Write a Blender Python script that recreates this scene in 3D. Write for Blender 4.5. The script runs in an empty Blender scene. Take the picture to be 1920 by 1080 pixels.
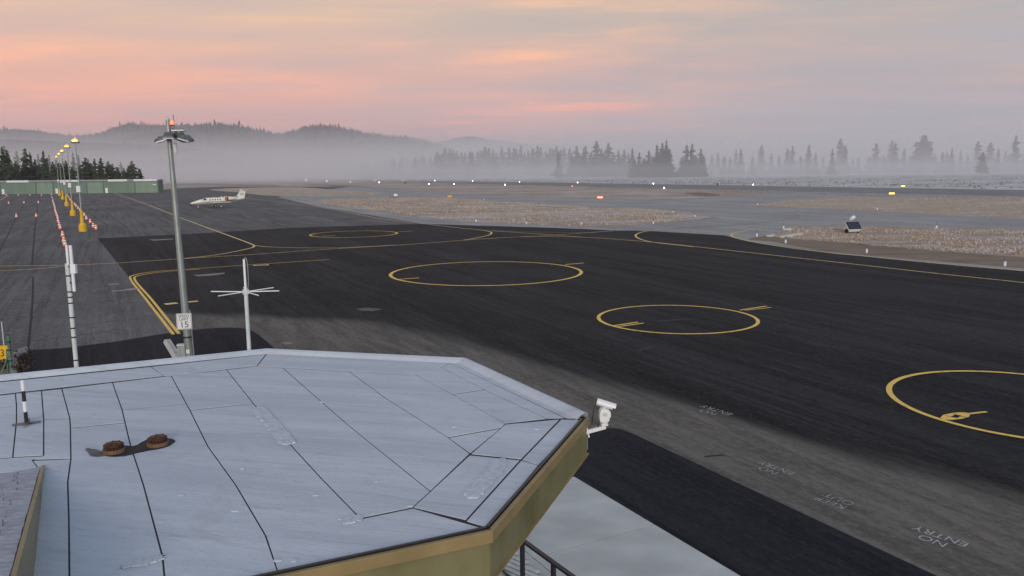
import bpy, bmesh, math, random
from mathutils import Vector, Matrix
random.seed(7)
sc = bpy.context.scene
R = math.radians
COL = sc.collection

# ------------------------------------------------------------------ camera
FOC, PITCH, ROLL, CAM_Z = 1500.0, math.atan(219/1500), R(-0.6), 8.1
cd = bpy.data.cameras.new('camera'); cam = bpy.data.objects.new('camera', cd); COL.objects.link(cam)
cd.sensor_width = 36; cd.lens = 36*FOC/1920; cd.clip_start = .1; cd.clip_end = 40000
cam.matrix_world = Matrix.Translation((0, 0, CAM_Z)) @ Matrix.Rotation(R(90)-PITCH, 4, 'X') @ Matrix.Rotation(ROLL, 4, 'Z')
sc.camera = cam

# ------------------------------------------------------------------ sky
SUN_AZ, SUN_EL = 178.0, 14.0        # compass from straight ahead, clockwise positive
w = bpy.data.worlds.new('World'); sc.world = w; w.use_nodes = True
nt = w.node_tree; N = nt.nodes; L = nt.links; N.clear()
def wn(t, **k):
    n = N.new(t)
    for a, b in k.items(): setattr(n, a, b)
    return n
def wmath(op, a, b=None, clamp=False):
    n = wn('ShaderNodeMath', operation=op, use_clamp=clamp)
    for i, v in enumerate((a, b)):
        if v is None: continue
        if isinstance(v, (int, float)): n.inputs[i].default_value = v
        else: L.new(v, n.inputs[i])
    return n.outputs[0]
def wmix(f, a, b):
    n = wn('ShaderNodeMix', data_type='RGBA')
    for s, v in ((n.inputs[0], f), (n.inputs[6], a), (n.inputs[7], b)):
        if isinstance(v, (int, float)): s.default_value = v
        elif isinstance(v, tuple): s.default_value = (*v, 1)
        else: L.new(v, s)
    return n.outputs[2]
def wmap(v, a, b, c=0.0, d=1.0):
    n = wn('ShaderNodeMapRange', interpolation_type='SMOOTHSTEP'); L.new(v, n.inputs[0])
    for i, q in enumerate((a, b, c, d)): n.inputs[i+1].default_value = q
    return n.outputs[0]
tc = wn('ShaderNodeTexCoord'); sep = wn('ShaderNodeSeparateXYZ'); L.new(tc.outputs['Generated'], sep.inputs[0])
X, Y, Z = sep.outputs
el = wmath('MAXIMUM', Z, 0.0)
zz = wmath('ADD', el, .06)
comb = wn('ShaderNodeCombineXYZ'); L.new(wmath('DIVIDE', X, zz), comb.inputs[0]); L.new(wmath('DIVIDE', Y, zz), comb.inputs[1])
def wnoise(scale, sx, sy, rot, detail, seed, rough=.55):
    m = wn('ShaderNodeMapping'); L.new(comb.outputs[0], m.inputs[0])
    m.inputs['Scale'].default_value = (sx, sy, 1); m.inputs['Rotation'].default_value = (0, 0, R(rot)); m.inputs['Location'].default_value = (seed, seed*.7, 0)
    n = wn('ShaderNodeTexNoise'); L.new(m.outputs[0], n.inputs['Vector'])
    n.inputs['Scale'].default_value = scale; n.inputs['Detail'].default_value = detail; n.inputs['Roughness'].default_value = rough
    n.inputs['Distortion'].default_value = .4
    return n.outputs['Fac']
sky = wn('ShaderNodeTexSky', sky_type='NISHITA'); sky.sun_disc = False
sky.sun_elevation = R(SUN_EL); sky.sun_rotation = R(SUN_AZ); sky.altitude = 1800; sky.air_density = 1.2; sky.dust_density = 2.0
nish = wn('ShaderNodeMix', data_type='RGBA', blend_type='MULTIPLY'); nish.inputs[0].default_value = 1
L.new(sky.outputs[0], nish.inputs[6]); nish.inputs[7].default_value = (.141, .172, .180, 1)
azi = wmap(wmath('ADD', X, wmath('MULTIPLY', Y, -.12)), -.62, .38)     # 0 towards the pink glow, 1 towards the grey-blue side
low = wmix(azi, (.60, .32, .335), (.32, .315, .36))
mid = wmix(azi, (.68, .37, .30), (.355, .335, .36))
hig = wmix(azi, (.56, .43, .345), (.35, .345, .345))
base = wmix(wmap(el, .03, .10), low, mid)
base = wmix(wmap(el, .09, .20), base, hig)
n1 = wnoise(.50, .62, 1.3, 12, 7, 3.1, .6); n2 = wnoise(1.9, .6, 1.4, 20, 6, 9.7, .65); n3 = wnoise(.75, .55, 1.4, -6, 6, 17.0, .6)
str_m = wmath('MULTIPLY', wmap(n1, .36, .68), wmap(n2, .25, .75, .25, 1.0))
warm = wmix(wmap(el, .05, .19), (.95, .38, .27), (.92, .50, .28))
fade = wmath('MULTIPLY', str_m, wmap(azi, .55, 1.0, .90, .30))
base = wmix(fade, base, warm)
grey = wmath('MULTIPLY', wmap(n3, .42, .70), .60)
base = wmix(grey, base, wmix(azi, (.50, .37, .36), (.36, .36, .39)))
base = wmix(wmap(el, .24, .75, 0, .80), base, nish.outputs[2])
bg = wn('ShaderNodeBackground'); L.new(base, bg.inputs[0]); bg.inputs[1].default_value = .79
L.new(bg.outputs[0], wn('ShaderNodeOutputWorld').inputs[0])

# ------------------------------------------------------------------ sun and exposure
sl = bpy.data.lights.new('sun', 'SUN'); so = bpy.data.objects.new('sun', sl); COL.objects.link(so)
sl.energy = 1.05; sl.angle = R(20); sl.color = (1, .92, .84)
sd = Vector((math.sin(R(SUN_AZ))*math.cos(R(SUN_EL)), math.cos(R(SUN_AZ))*math.cos(R(SUN_EL)), math.sin(R(SUN_EL))))
so.rotation_euler = (-sd).to_track_quat('-Z', 'Y').to_euler()
vs = sc.view_settings; vs.view_transform = 'Standard'; vs.look = 'None'; vs.gamma = 1; vs.exposure = .70; vs.use_curve_mapping = False
sc.cycles.volume_bounces = 2; sc.cycles.max_bounces = 4; sc.cycles.diffuse_bounces = 2; sc.cycles.glossy_bounces = 2; sc.cycles.transmission_bounces = 1; sc.cycles.use_denoising = True
sc.cycles.transparent_max_bounces = 16

# ------------------------------------------------------------------ helpers
def ray(px, py):
    a, b = (px-960)/FOC, -(py-540)/FOC
    c, s = math.cos(ROLL), math.sin(ROLL); a, b = c*a-s*b, s*a+c*b
    return Vector((a, math.cos(PITCH)+b*math.sin(PITCH), -math.sin(PITCH)+b*math.cos(PITCH)))
CV = Vector((0, 0, CAM_Z))
def g(px, py, z=0.0):
    d = ray(px, py); return CV + d*((z-CAM_Z)/d.z)
def at_depth(px, py, y):
    d = ray(px, py); return CV + d*(y/d.y)
def on_plumb(xy, py):
    """height of the point above ground spot xy that is seen at image row py"""
    lo, hi = -5.0, CAM_Z+abs(xy[1])*1.5
    for _ in range(50):
        z = (lo+hi)/2; v = Vector((xy[0], xy[1], z-CAM_Z))
        fy = v.y*math.cos(PITCH)-v.z*math.sin(PITCH); u = (v.y*math.sin(PITCH)+v.z*math.cos(PITCH))/fy; a = v.x/fy
        b = math.sin(-ROLL)*a+math.cos(-ROLL)*u
        if 540-b*FOC > py: lo = z
        else: hi = z
    return lo

def tag(o, label=None, cat=None, group=None, kind=None):
    for k, v in (('label', label), ('category', cat), ('group', group), ('kind', kind)):
        if v: o[k] = v
    return o
def empty(name, loc=(0, 0, 0), rz=0, **k):
    o = bpy.data.objects.new(name, None); COL.objects.link(o); o.location = loc; o.rotation_euler.z = rz; o.empty_display_size = .1
    return tag(o, **k)
def link(name, me, mat=None, parent=None, **k):
    o = bpy.data.objects.new(name, me); COL.objects.link(o)
    if mat and not me.materials: me.materials.append(mat)
    if parent: o.parent = parent
    return tag(o, **k)
class MB:
    def __init__(s): s.v = []; s.f = []
    def add(s, vs_, fs):
        o = len(s.v); s.v += [tuple(v) for v in vs_]; s.f += [tuple(i+o for i in f) for f in fs]; return s
    def box(s, c, d, rz=0, M=None):
        x, y, z = d[0]/2, d[1]/2, d[2]/2
        m = M or Matrix.Rotation(rz, 3, 'Z')
        vs_ = [Vector(c)+m @ Vector((sx*x, sy*y, sz*z)) for sz in (-1, 1) for sy in (-1, 1) for sx in (-1, 1)]
        return s.add(vs_, [(0, 2, 3, 1), (4, 5, 7, 6), (0, 1, 5, 4), (2, 6, 7, 3), (0, 4, 6, 2), (1, 3, 7, 5)])
    def tube(s, pts, rad, n=8, caps=True):
        pts = [Vector(p) for p in pts]; rad = rad if isinstance(rad, (list, tuple)) else [rad]*len(pts)
        vs_ = []; fs = []; up = None
        for i, p in enumerate(pts):
            d = (pts[min(i+1, len(pts)-1)]-pts[max(i-1, 0)]).normalized()
            a = d.orthogonal().normalized() if up is None else (up-d*up.dot(d)).normalized()
            up = a; b = d.cross(a)
            vs_ += [p+(a*math.cos(t)+b*math.sin(t))*rad[i] for t in [2*math.pi*k/n for k in range(n)]]
        for i in range(len(pts)-1):
            fs += [(i*n+k, i*n+(k+1) % n, (i+1)*n+(k+1) % n, (i+1)*n+k) for k in range(n)]
        if caps: fs += [tuple(range(n))[::-1], tuple((len(pts)-1)*n+k for k in range(n))]
        return s.add(vs_, fs)
    def prism(s, poly, z0, z1):
        n = len(poly)
        a = sum(poly[i][0]*poly[(i+1) % n][1]-poly[(i+1) % n][0]*poly[i][1] for i in range(n))
        if a < 0: poly = poly[::-1]
        vs_ = [(p[0], p[1], z0) for p in poly]+[(p[0], p[1], z1) for p in poly]
        return s.add(vs_, [tuple(range(n))[::-1], tuple(range(n, 2*n))]+[(i, (i+1) % n, n+(i+1) % n, n+i) for i in range(n)])
    def sheet(s, poly, z):
        n = len(poly)
        a = sum(poly[i][0]*poly[(i+1) % n][1]-poly[(i+1) % n][0]*poly[i][1] for i in range(n))
        if a < 0: poly = poly[::-1]
        return s.add([(p[0], p[1], z) for p in poly], [tuple(range(n))])
    def mesh(s, name, smooth=False, bevel=0):
        me = bpy.data.meshes.new(name); me.from_pydata(s.v, [], s.f); me.validate(); me.update()
        if bevel:
            bm = bmesh.new(); bm.from_mesh(me)
            bmesh.ops.bevel(bm, geom=[e for e in bm.edges if len(e.link_faces) == 2 and e.calc_face_angle(0) > .5], offset=bevel, segments=2, affect='EDGES', profile=.6)
            bm.to_mesh(me); bm.free()
        if smooth: 
            me.polygons.foreach_set('use_smooth', [True]*len(me.polygons))
            try: me.set_sharp_from_angle(angle=R(40))
            except Exception: pass
        return me
    def build(s, name, mat, parent=None, smooth=False, bevel=0, **k):
        return link(name, s.mesh(name, smooth, bevel), mat, parent, **k)
def lathe(prof, n=24):
    m = MB(); k = len(prof)
    for r_, z in prof: m.v += [(r_*math.cos(2*math.pi*i/n), r_*math.sin(2*math.pi*i/n), z) for i in range(n)]
    for j in range(k-1): m.f += [(j*n+i, j*n+(i+1) % n, (j+1)*n+(i+1) % n, (j+1)*n+i) for i in range(n)]
    m.f += [tuple(range(n))[::-1], tuple((k-1)*n+i for i in range(n))]
    return m
def copy_tree(o, parent=None):
    c = o.copy(); COL.objects.link(c)
    if parent: c.parent = parent
    for ch in list(o.children): copy_tree(ch, c)
    return c
def catmull(pts, n=8, closed=False):
    P = [Vector(p) for p in pts]; out = []; m = len(P)
    for i in range(m if closed else m-1):
        p0 = P[(i-1) % m] if closed or i > 0 else P[0]*2-P[1]
        p1, p2 = P[i], P[(i+1) % m]
        p3 = P[(i+2) % m] if closed or i+2 < m else P[-1]*2-P[-2]
        # centripetal
        def tj(ti, a, b): return ti+max((b-a).length, 1e-5)**.5
        t0 = 0; t1 = tj(t0, p0, p1); t2 = tj(t1, p1, p2); t3 = tj(t2, p2, p3)
        for k in range(n):
            t = t1+(t2-t1)*k/n
            A1 = p0*((t1-t)/(t1-t0))+p1*((t-t0)/(t1-t0)); A2 = p1*((t2-t)/(t2-t1))+p2*((t-t1)/(t2-t1)); A3 = p2*((t3-t)/(t3-t2))+p3*((t-t2)/(t3-t2))
            B1 = A1*((t2-t)/(t2-t0))+A2*((t-t0)/(t2-t0)); B2 = A2*((t3-t)/(t3-t1))+A3*((t-t1)/(t3-t1))
            out.append(B1*((t2-t)/(t2-t1))+B2*((t-t1)/(t2-t1)))
    if not closed: out.append(P[-1])
    return out
def ribbon(m, pts, wd, z, closed=False):
    P = [Vector((p[0], p[1])) for p in pts]; n = len(P); vs_ = []
    for i, p in enumerate(P):
        a = P[(i-1) % n] if closed or i else P[0]; b = P[(i+1) % n] if closed or i < n-1 else P[-1]
        d = (b-a); d = d.normalized() if d.length > 1e-9 else Vector((1, 0)); q = Vector((-d.y, d.x))*wd/2
        vs_ += [(p.x+q.x, p.y+q.y, z), (p.x-q.x, p.y-q.y, z)]
    k = n if closed else n-1
    return m.add(vs_, [(2*i, 2*i+1, (2*i+3) % (2*n), (2*i+2) % (2*n)) for i in range(k)])
def text_mesh(s, size, name, extrude=0):
    c = bpy.data.curves.new(name, 'FONT'); c.body = s; c.size = size; c.align_x = 'CENTER'; c.align_y = 'CENTER'; c.extrude = extrude; c.space_line = .95
    o = bpy.data.objects.new(name, c); COL.objects.link(o); bpy.context.view_layer.update()
    me = bpy.data.meshes.new_from_object(o.evaluated_get(bpy.context.evaluated_depsgraph_get()))
    bpy.data.objects.remove(o); bpy.data.curves.remove(c); me.name = name
    return me

# ------------------------------------------------------------------ materials
def mat(name, col, rough=.8, var=.15, scale=1.5, stretch=(1, 1, 1), rot=0, col2=None, bump=0, bscale=40, metal=0, spec=.3, emit=None, estr=0, detail=5, contrast=(.35, .65)):
    m = bpy.data.materials.new(name); m.use_nodes = True; t = m.node_tree; b = t.nodes['Principled BSDF']
    b.inputs['Roughness'].default_value = rough; b.inputs['Metallic'].default_value = metal; b.inputs['Specular IOR Level'].default_value = spec
    tcn = t.nodes.new('ShaderNodeTexCoord'); mp = t.nodes.new('ShaderNodeMapping'); t.links.new(tcn.outputs['Object'], mp.inputs[0])
    mp.inputs['Scale'].default_value = stretch; mp.inputs['Rotation'].default_value = (0, 0, rot)
    nz = t.nodes.new('ShaderNodeTexNoise'); nz.inputs['Scale'].default_value = scale; nz.inputs['Detail'].default_value = detail; t.links.new(mp.outputs[0], nz.inputs['Vector'])
    rp = t.nodes.new('ShaderNodeMapRange'); rp.inputs[1].default_value, rp.inputs[2].default_value = contrast; t.links.new(nz.outputs['Fac'], rp.inputs[0])
    mx = t.nodes.new('ShaderNodeMix'); mx.data_type = 'RGBA'; t.links.new(rp.outputs[0], mx.inputs[0])
    c2 = col2 or tuple(c*(1-var) for c in col); c1 = col if col2 else tuple(min(1, c*(1+var)) for c in col)
    mx.inputs[6].default_value = (*c2, 1); mx.inputs[7].default_value = (*c1, 1)
    t.links.new(mx.outputs[2], b.inputs['Base Color'])
    if bump:
        n2_ = t.nodes.new('ShaderNodeTexNoise'); n2_.inputs['Scale'].default_value = bscale; n2_.inputs['Detail'].default_value = 4; t.links.new(tcn.outputs['Object'], n2_.inputs['Vector'])
        bp = t.nodes.new('ShaderNodeBump'); bp.inputs['Strength'].default_value = bump; bp.inputs['Distance'].default_value = .02
        t.links.new(n2_.outputs['Fac'], bp.inputs['Height']); t.links.new(bp.outputs[0], b.inputs['Normal'])
    if emit:
        b.inputs['Emission Color'].default_value = (*emit, 1); b.inputs['Emission Strength'].default_value = estr
    m['mix'] = mx.name
    return m
class MG:                                   # small node-graph builder for the layered surfaces
    def __init__(s, name, rough=.85, spec=.3):
        s.m = bpy.data.materials.new(name); s.m.use_nodes = True; s.t = s.m.node_tree; s.b = s.t.nodes['Principled BSDF']
        s.b.inputs['Roughness'].default_value = rough; s.b.inputs['Specular IOR Level'].default_value = spec
        s.tc = s.t.nodes.new('ShaderNodeTexCoord').outputs['Object']
    def lk(s, a, b):
        if isinstance(a, (int, float)): b.default_value = a
        elif isinstance(a, tuple): b.default_value = (*a, 1) if len(b.default_value) == 4 else a
        else: s.t.links.new(a, b)
    def noise(s, scale, stretch=(1, 1, 1), rot=0, detail=5, rough=.55, dist=0, loc=(0, 0, 0)):
        mp = s.t.nodes.new('ShaderNodeMapping'); s.t.links.new(s.tc, mp.inputs[0])
        # turn first, then stretch along the turned axes
        mp.vector_type = 'POINT'; mp.inputs['Rotation'].default_value = (0, 0, rot); mp.inputs['Location'].default_value = loc
        m2 = s.t.nodes.new('ShaderNodeMapping'); m2.inputs['Scale'].default_value = stretch; s.t.links.new(mp.outputs[0], m2.inputs[0])
        n = s.t.nodes.new('ShaderNodeTexNoise'); s.t.links.new(m2.outputs[0], n.inputs['Vector'])
        n.inputs['Scale'].default_value = scale; n.inputs['Detail'].default_value = detail; n.inputs['Roughness'].default_value = rough; n.inputs['Distortion'].default_value = dist
        return n.outputs['Fac']
    def ramp(s, v, a, b, c=0.0, d=1.0, smooth=True):
        n = s.t.nodes.new('ShaderNodeMapRange'); s.t.links.new(v, n.inputs[0])
        if smooth: n.interpolation_type = 'SMOOTHSTEP'
        for i, q in enumerate((a, b, c, d)): n.inputs[i+1].default_value = q
        return n.outputs[0]
    def mix(s, f, a, b, mode='MIX'):
        n = s.t.nodes.new('ShaderNodeMix'); n.data_type = 'RGBA'; n.blend_type = mode
        s.lk(f, n.inputs[0]); s.lk(a, n.inputs[6]); s.lk(b, n.inputs[7]); return n.outputs[2]
    def math(s, op, a, b=0.0):
        n = s.t.nodes.new('ShaderNodeMath'); n.operation = op; s.lk(a, n.inputs[0]); s.lk(b, n.inputs[1]); return n.outputs[0]
    def dot(s, v, d=0.0):
        n = s.t.nodes.new('ShaderNodeVectorMath'); n.operation = 'DOT_PRODUCT'; s.t.links.new(s.tc, n.inputs[0]); n.inputs[1].default_value = v
        return s.math('SUBTRACT', n.outputs['Value'], d)
    def out(s, col, bump=None, strength=.3, dist=.02):
        s.t.links.new(col, s.b.inputs['Base Color'])
        if bump is not None:
            bp = s.t.nodes.new('ShaderNodeBump'); bp.inputs['Strength'].default_value = strength; bp.inputs['Distance'].default_value = dist
            s.t.links.new(bump, bp.inputs['Height']); s.t.links.new(bp.outputs[0], s.b.inputs['Normal'])
        return s.m
PAVE = R(90-27+0)            # turn that brings the paving direction (27 degrees left of straight ahead) onto the x axis
PAVE = -R(117)
def m_asphalt(name, c1, c2, speck, st=.35, rough=.92):
    q = MG(name, rough, .12)
    a = q.noise(1.0, (.035, st, 1), PAVE, 7, .68, .4); b = q.noise(.06, (1, 1, 1), 0, 5, .6); c = q.noise(9, (1, 1, 1), 0, 3, .7); d = q.noise(.5, (.05, 2.6, 1), PAVE, 4, .7, 0, (5, 3, 0))
    col = q.mix(q.ramp(a, .36, .64), c1, c2)
    col = q.mix(q.math('MULTIPLY', q.ramp(d, .48, .60), .65), col, tuple(x*.62 for x in c1))
    col = q.mix(q.math('MULTIPLY', q.ramp(b, .45, .7), .4), col, tuple(x*1.3 for x in c2))
    e = q.noise(2.4, (.16, 1.0, 1), PAVE, 6, .75, 0, (2, 8, 0)); col = q.mix(q.math('MULTIPLY', q.ramp(e, .52, .66), .5), col, tuple(x*1.45 for x in c2)); f = q.noise(3.1, (.2, 1.0, 1), PAVE, 6, .75, 0, (9, 1, 0)); col = q.mix(q.math('MULTIPLY', q.ramp(f, .55, .68), .55), col, tuple(x*.5 for x in c1))
    col = q.mix(q.math('MULTIPLY', q.ramp(c, .55, .75), .35), col, speck)
    h_ = q.noise(6.5, (.5, 1, 1), PAVE, 8, .85, 0, (4, 4, 0)); col = q.mix(q.math('MULTIPLY', q.ramp(h_, .51, .60), .5), col, tuple(x*1.6 for x in c2)); col = q.mix(q.math('MULTIPLY', q.ramp(h_, .46, .38), .6), col, tuple(x*.45 for x in c1))
    i_ = q.noise(.9, (1, 1, 1), 0, 7, .7, 1.0, (1, 6, 0)); col = q.mix(q.math('MULTIPLY', q.ramp(i_, .54, .70), .45), col, tuple(x*.6 for x in c1))
    return q, col, c
q, col, cc = m_asphalt('taxiway_asphalt', (.31, .305, .295), (.40, .395, .38), (.48, .48, .47), .15); M_TAXI = q.out(col, cc, .2)
# new dark apron, with the older browner asphalt along the building (its own surface)
q, col, cc = m_asphalt('apron_dark', (.018, .0188, .0200), (.041, .0413, .0425), (.075, .075, .076))
pA, pB = g(560, 562), g(1920, 925)
dv = (pB-pA); nn = Vector((dv.y, -dv.x, 0)).normalized()          # points towards the building
if nn.dot(Vector((0, 0, 0))-pA) < 0: nn = -nn
side = q.dot(tuple(nn), nn.dot(pA))
pC, pD = g(345, 588), g(740, 603); d2 = (pD-pC); n2v = Vector((d2.y, -d2.x, 0)).normalized()
if n2v.dot(Vector((0, 0, 0))-pC) < 0: n2v = -n2v
side = q.math('MINIMUM', side, q.dot(tuple(n2v), n2v.dot(pC)))
wob = q.noise(.35, (.12, 1, 1), PAVE, 5, .6)
sd_ = q.math('ADD', side, q.math('MULTIPLY', q.math('SUBTRACT', wob, .5), 4.5))
bn = q.noise(1.3, (.13, 1, 1), PAVE, 9, .78, .5); bm_ = q.noise(.55, (1, 1, 1), 0, 8, .7, .8); bg_ = q.noise(5.5, (.6, 1, 1), PAVE, 8, .85)
brown = q.mix(q.ramp(bn, .35, .66), (.100, .092, .079), (.200, .185, .160)); brown = q.mix(q.math('MULTIPLY', q.ramp(bm_, .45, .7), .5), brown, (.125, .122, .115))
brown = q.mix(q.math('MULTIPLY', q.ramp(bg_, .50, .60), .55), brown, (.225, .21, .185)); brown = q.mix(q.math('MULTIPLY', q.ramp(bg_, .46, .38), .55), brown, (.055, .051, .046))
brown = q.mix(q.math('MULTIPLY', q.ramp(cc, .55, .75), .35), brown, (.20, .19, .18))
col = q.mix(q.ramp(sd_, -.9, 1.4), col, brown)
M_DARK = q.out(col, cc, .25)
q, col, cc = m_asphalt('apron_grey', (.105, .106, .104), (.165, .166, .163), (.24, .24, .24), .25)
st_ = q.noise(.8, (1, 1, 1), 0, 4, .7, 1.2); col = q.mix(q.math('MULTIPLY', q.ramp(st_, .62, .72), .45), col, (.05, .05, .052))
M_GREY = q.out(col, cc, .2)
q, col, cc = m_asphalt('runway_asphalt', (.21, .207, .203), (.29, .285, .28), (.36, .36, .36), .12); M_RUN = q.out(col, cc, .2)
q, col, cc = m_asphalt('drive_asphalt', (.0165, .0175, .023), (.027, .028, .034), (.05, .05, .056), 1.2); M_DRIVE = q.out(col, cc, .5)
# dry grass with hoar frost
def m_grass(name, tan, dark, frost, fa, fb):
    q = MG(name, 1, .05)
    a = q.noise(.22, (.35, 1, 1), 0, 6, .65); b = q.noise(1.3, (.5, 1, 1), 0, 5, .7); c = q.noise(.05, (.3, 1, 1), 0, 5, .6, .5)
    col = q.mix(q.ramp(b, .35, .65), tan, dark); col = q.mix(q.ramp(q.math('ADD', q.math('MULTIPLY', a, .6), q.math('MULTIPLY', c, .4)), fa, fb), col, frost)
    return q.out(col, b, .8, .1)
M_GRASS = m_grass('dry_grass', (.54, .435, .335), (.27, .215, .17), (.60, .565, .535), .45, .63)
M_GRASS_TAN = m_grass('tan_grass', (.58, .475, .37), (.37, .305, .24), (.62, .58, .54), .48, .68)
M_FROST = m_grass('frosted_field', (.44, .41, .39), (.22, .195, .17), (.72, .72, .71), .38, .60)
M_DIRT = mat('dirt_shoulder', (.31, .245, .185), .95, .2, .5, (.4, 1, 1), 0, (.22, .175, .135), bump=.4, bscale=6, spec=.05)
M_YEL = mat('yellow_paint', (.92, .68, .30), .8, .2, 3.5, col2=(.36, .28, .15), contrast=(.30, .50), spec=.2)
M_YELB = mat('bright_yellow_paint', (.95, .64, .16), .75, .1, 3.2, col2=(.55, .38, .12), contrast=(.28, .46), spec=.2)
M_PALE = mat('worn_paint', (.36, .31, .23), .85, .2, 1.2, col2=(.24, .215, .17), spec=.1)
M_WHT = mat('white_paint', (.50, .50, .49), .85, .2, 9, col2=(.28, .28, .275), contrast=(.3, .5), spec=.1)
M_FADE = mat('faded_lettering', (.46, .455, .44), .9, .2, 7, col2=(.24, .235, .22), contrast=(.38, .6), spec=.05)
M_SEAM = mat('crack_sealant', (.022, .022, .024), .7, .3, 3, spec=.2)
M_CONC = mat('concrete', (.62, .64, .61), .9, .1, 1.1, (.7, 1.0, 1), -R(117), (.50, .52, .50), bump=.15, bscale=60, spec=.15, detail=8)
M_CONC2 = mat('old_concrete', (.34, .345, .325), .9, .1, 2, (1, 1, 1), 0, (.22, .225, .21), spec=.1)
def m_frost():
    q = MG('frosted_membrane', .85, .2)
    a = q.noise(.9, (.22, 1.6, 1), R(14), 7, .68); b = q.noise(4.0, (.3, 1.5, 1), R(14), 6, .7); c = q.noise(60, (1, 1, 1), 0, 3, .7); d = q.noise(.35, (1, 1, 1), 0, 4, .6)
    col = q.mix(q.ramp(a, .3, .7), (.50, .555, .61), (.64, .695, .75)); col = q.mix(q.math('MULTIPLY', q.ramp(b, .56, .72), .32), col, (.33, .365, .405))
    col = q.mix(q.math('MULTIPLY', q.ramp(c, .55, .8), .4), col, (.72, .77, .82)); col = q.mix(q.math('MULTIPLY', q.ramp(d, .5, .7), .35), col, (.50, .54, .585))
    e = q.noise(1.7, (.18, 2.2, 1), R(14), 8, .8, .6, (3, 1, 0)); col = q.mix(q.math('MULTIPLY', q.ramp(e, .54, .66), .38), col, (.34, .375, .42)); col = q.mix(q.math('MULTIPLY', q.ramp(e, .44, .34), .40), col, (.78, .83, .88))
    f = q.noise(22, (.4, 1, 1), R(14), 7, .85); col = q.mix(q.math('MULTIPLY', q.ramp(f, .52, .64), .35), col, (.36, .395, .44)); k = q.noise(.8, (1, 1, 1), 0, 6, .6, 1.5, (7, 2, 0)); col = q.mix(q.math('MULTIPLY', q.ramp(k, .58, .66), .22), col, (.40, .42, .45))
    return q.out(col, q.math('ADD', q.math('MULTIPLY', e, 1.6), q.math('ADD', b, q.math('MULTIPLY', c, .25))), .40, .016)
M_ROOF = m_frost()
M_ROOFD = mat('roof_seam_dark', (.045, .045, .055), .9, .2, 5)
M_PATCH = mat('repair_patch', (.64, .69, .74), .9, .15, 14, col2=(.50, .55, .60), bump=.8, bscale=45)
M_SHIN = mat('frosted_shingle', (.47, .49, .54), .9, .2, 7, (1, 2, 1), 0, (.33, .345, .39), bump=.5, bscale=40)
M_FASC = mat('olive_fascia', (.150, .135, .057), .42, .1, 2.2, (1, 1, .6), 0, (.225, .21, .105), spec=.4, contrast=(.4, .7))
M_TAN = mat('tan_trim', (.30, .225, .105), .5, .12, 2, spec=.4)
M_SIDING = mat('tan_siding', (.40, .33, .22), .8, .08, 3)
M_BLACK = mat('black_metal', (.018, .018, .022), .45, .2, 5, spec=.5)
M_GALV = mat('galvanised_steel', (.36, .41, .40), .45, .15, 6, (1, 1, .2), 0, (.25, .29, .285), metal=.4, spec=.5)
M_GALVD = mat('dark_grey_metal', (.12, .14, .15), .45, .15, 6, metal=.4, spec=.5)
M_WHITE = mat('white_enamel', (.80, .82, .82), .35, .05, 4, spec=.5)
M_WHITE2 = mat('weathered_white', (.66, .70, .68), .5, .1, 8, (1, 1, .3), 0, (.50, .56, .54), spec=.4)
M_RUST = mat('rusty_iron', (.10, .042, .026), .8, .3, 18, col2=(.055, .028, .02), bump=.5, bscale=60)
M_RUSTP = mat('tan_ring', (.17, .105, .06), .8, .2, 9)
M_SAFY = mat('safety_yellow', (.80, .50, .02), .5, .1, 3, col2=(.66, .40, .02), spec=.4)
M_ORNG = mat('safety_orange', (.80, .16, .05), .6, .1, 4)
M_RED = mat('red_cover', (.50, .03, .015), .7, .15, 4)
M_GREEN = mat('hangar_green', (.165, .245, .185), .6, .08, .4, (1, 1, .15), 0, (.14, .21, .158), spec=.3)
M_GREEND = mat('hangar_green_door', (.20, .29, .22), .6, .08, .5, (1, 1, .15), spec=.3)
M_HROOF = mat('hangar_roof', (.42, .43, .46), .6, .1, .3, spec=.3)
M_HPANE = mat('roof_frost_panel', (.72, .73, .78), .6, .06, .6)
M_JET = mat('jet_white', (.86, .86, .76), .3, .04, 1, spec=.5)
M_STRIPE = mat('jet_stripe', (.26, .22, .10), .4, .1, 1, spec=.5)
M_GLASS = mat('dark_glass', (.02, .022, .026), .08, .1, 2, spec=.6)
M_TYRE = mat('tyre_rubber', (.02, .02, .02), .8, .1, 4)
M_BARK = mat('bark', (.085, .058, .042), .95, .25, 3, (1, 1, .2), bump=.5, bscale=10)
M_NEED = mat('conifer_needles', (.090, .120, .072), .9, .3, .6, col2=(.042, .062, .042), spec=.1)
M_NEED2 = mat('conifer_needles_pale', (.100, .115, .080), .9, .3, .6, col2=(.055, .068, .050), spec=.1)
M_SHRUB = mat('sage_shrub', (.15, .135, .11), 1, .3, 1.5, col2=(.30, .29, .285), spec=.05)
M_TWIG = mat('bare_twigs', (.075, .05, .036), .95, .3, 6)
M_BLADE = mat('grass_blades', (.54, .43, .31), 1, .2, .25, (.4, 1, 1), 0, (.58, .53, .49), spec=.05, contrast=(.42, .6))
M_HILL = mat('hill_forest_floor', (.045, .052, .058), 1, .3, .004, spec=.02)
M_SOLAR = mat('solar_glass', (.025, .027, .04), .2, .1, 2, spec=.6)
def lampmat(name, c, s): return mat(name, c, .4, 0, 1, emit=c, estr=s)
M_LAMPW = lampmat('runway_lamp_white', (1, .93, .82), 14)
M_LAMPR = lampmat('runway_lamp_red', (1, .26, .16), 1.8)
M_LAMPY = lampmat('runway_lamp_yellow', (1, .72, .10), 1.3)
M_LAMPO = lampmat('sodium_lamp', (1, .50, .07), 1.9)
M_LAMPP = lampmat('red_obstruction_lamp', (1, .13, .06), 2.0)
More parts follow.
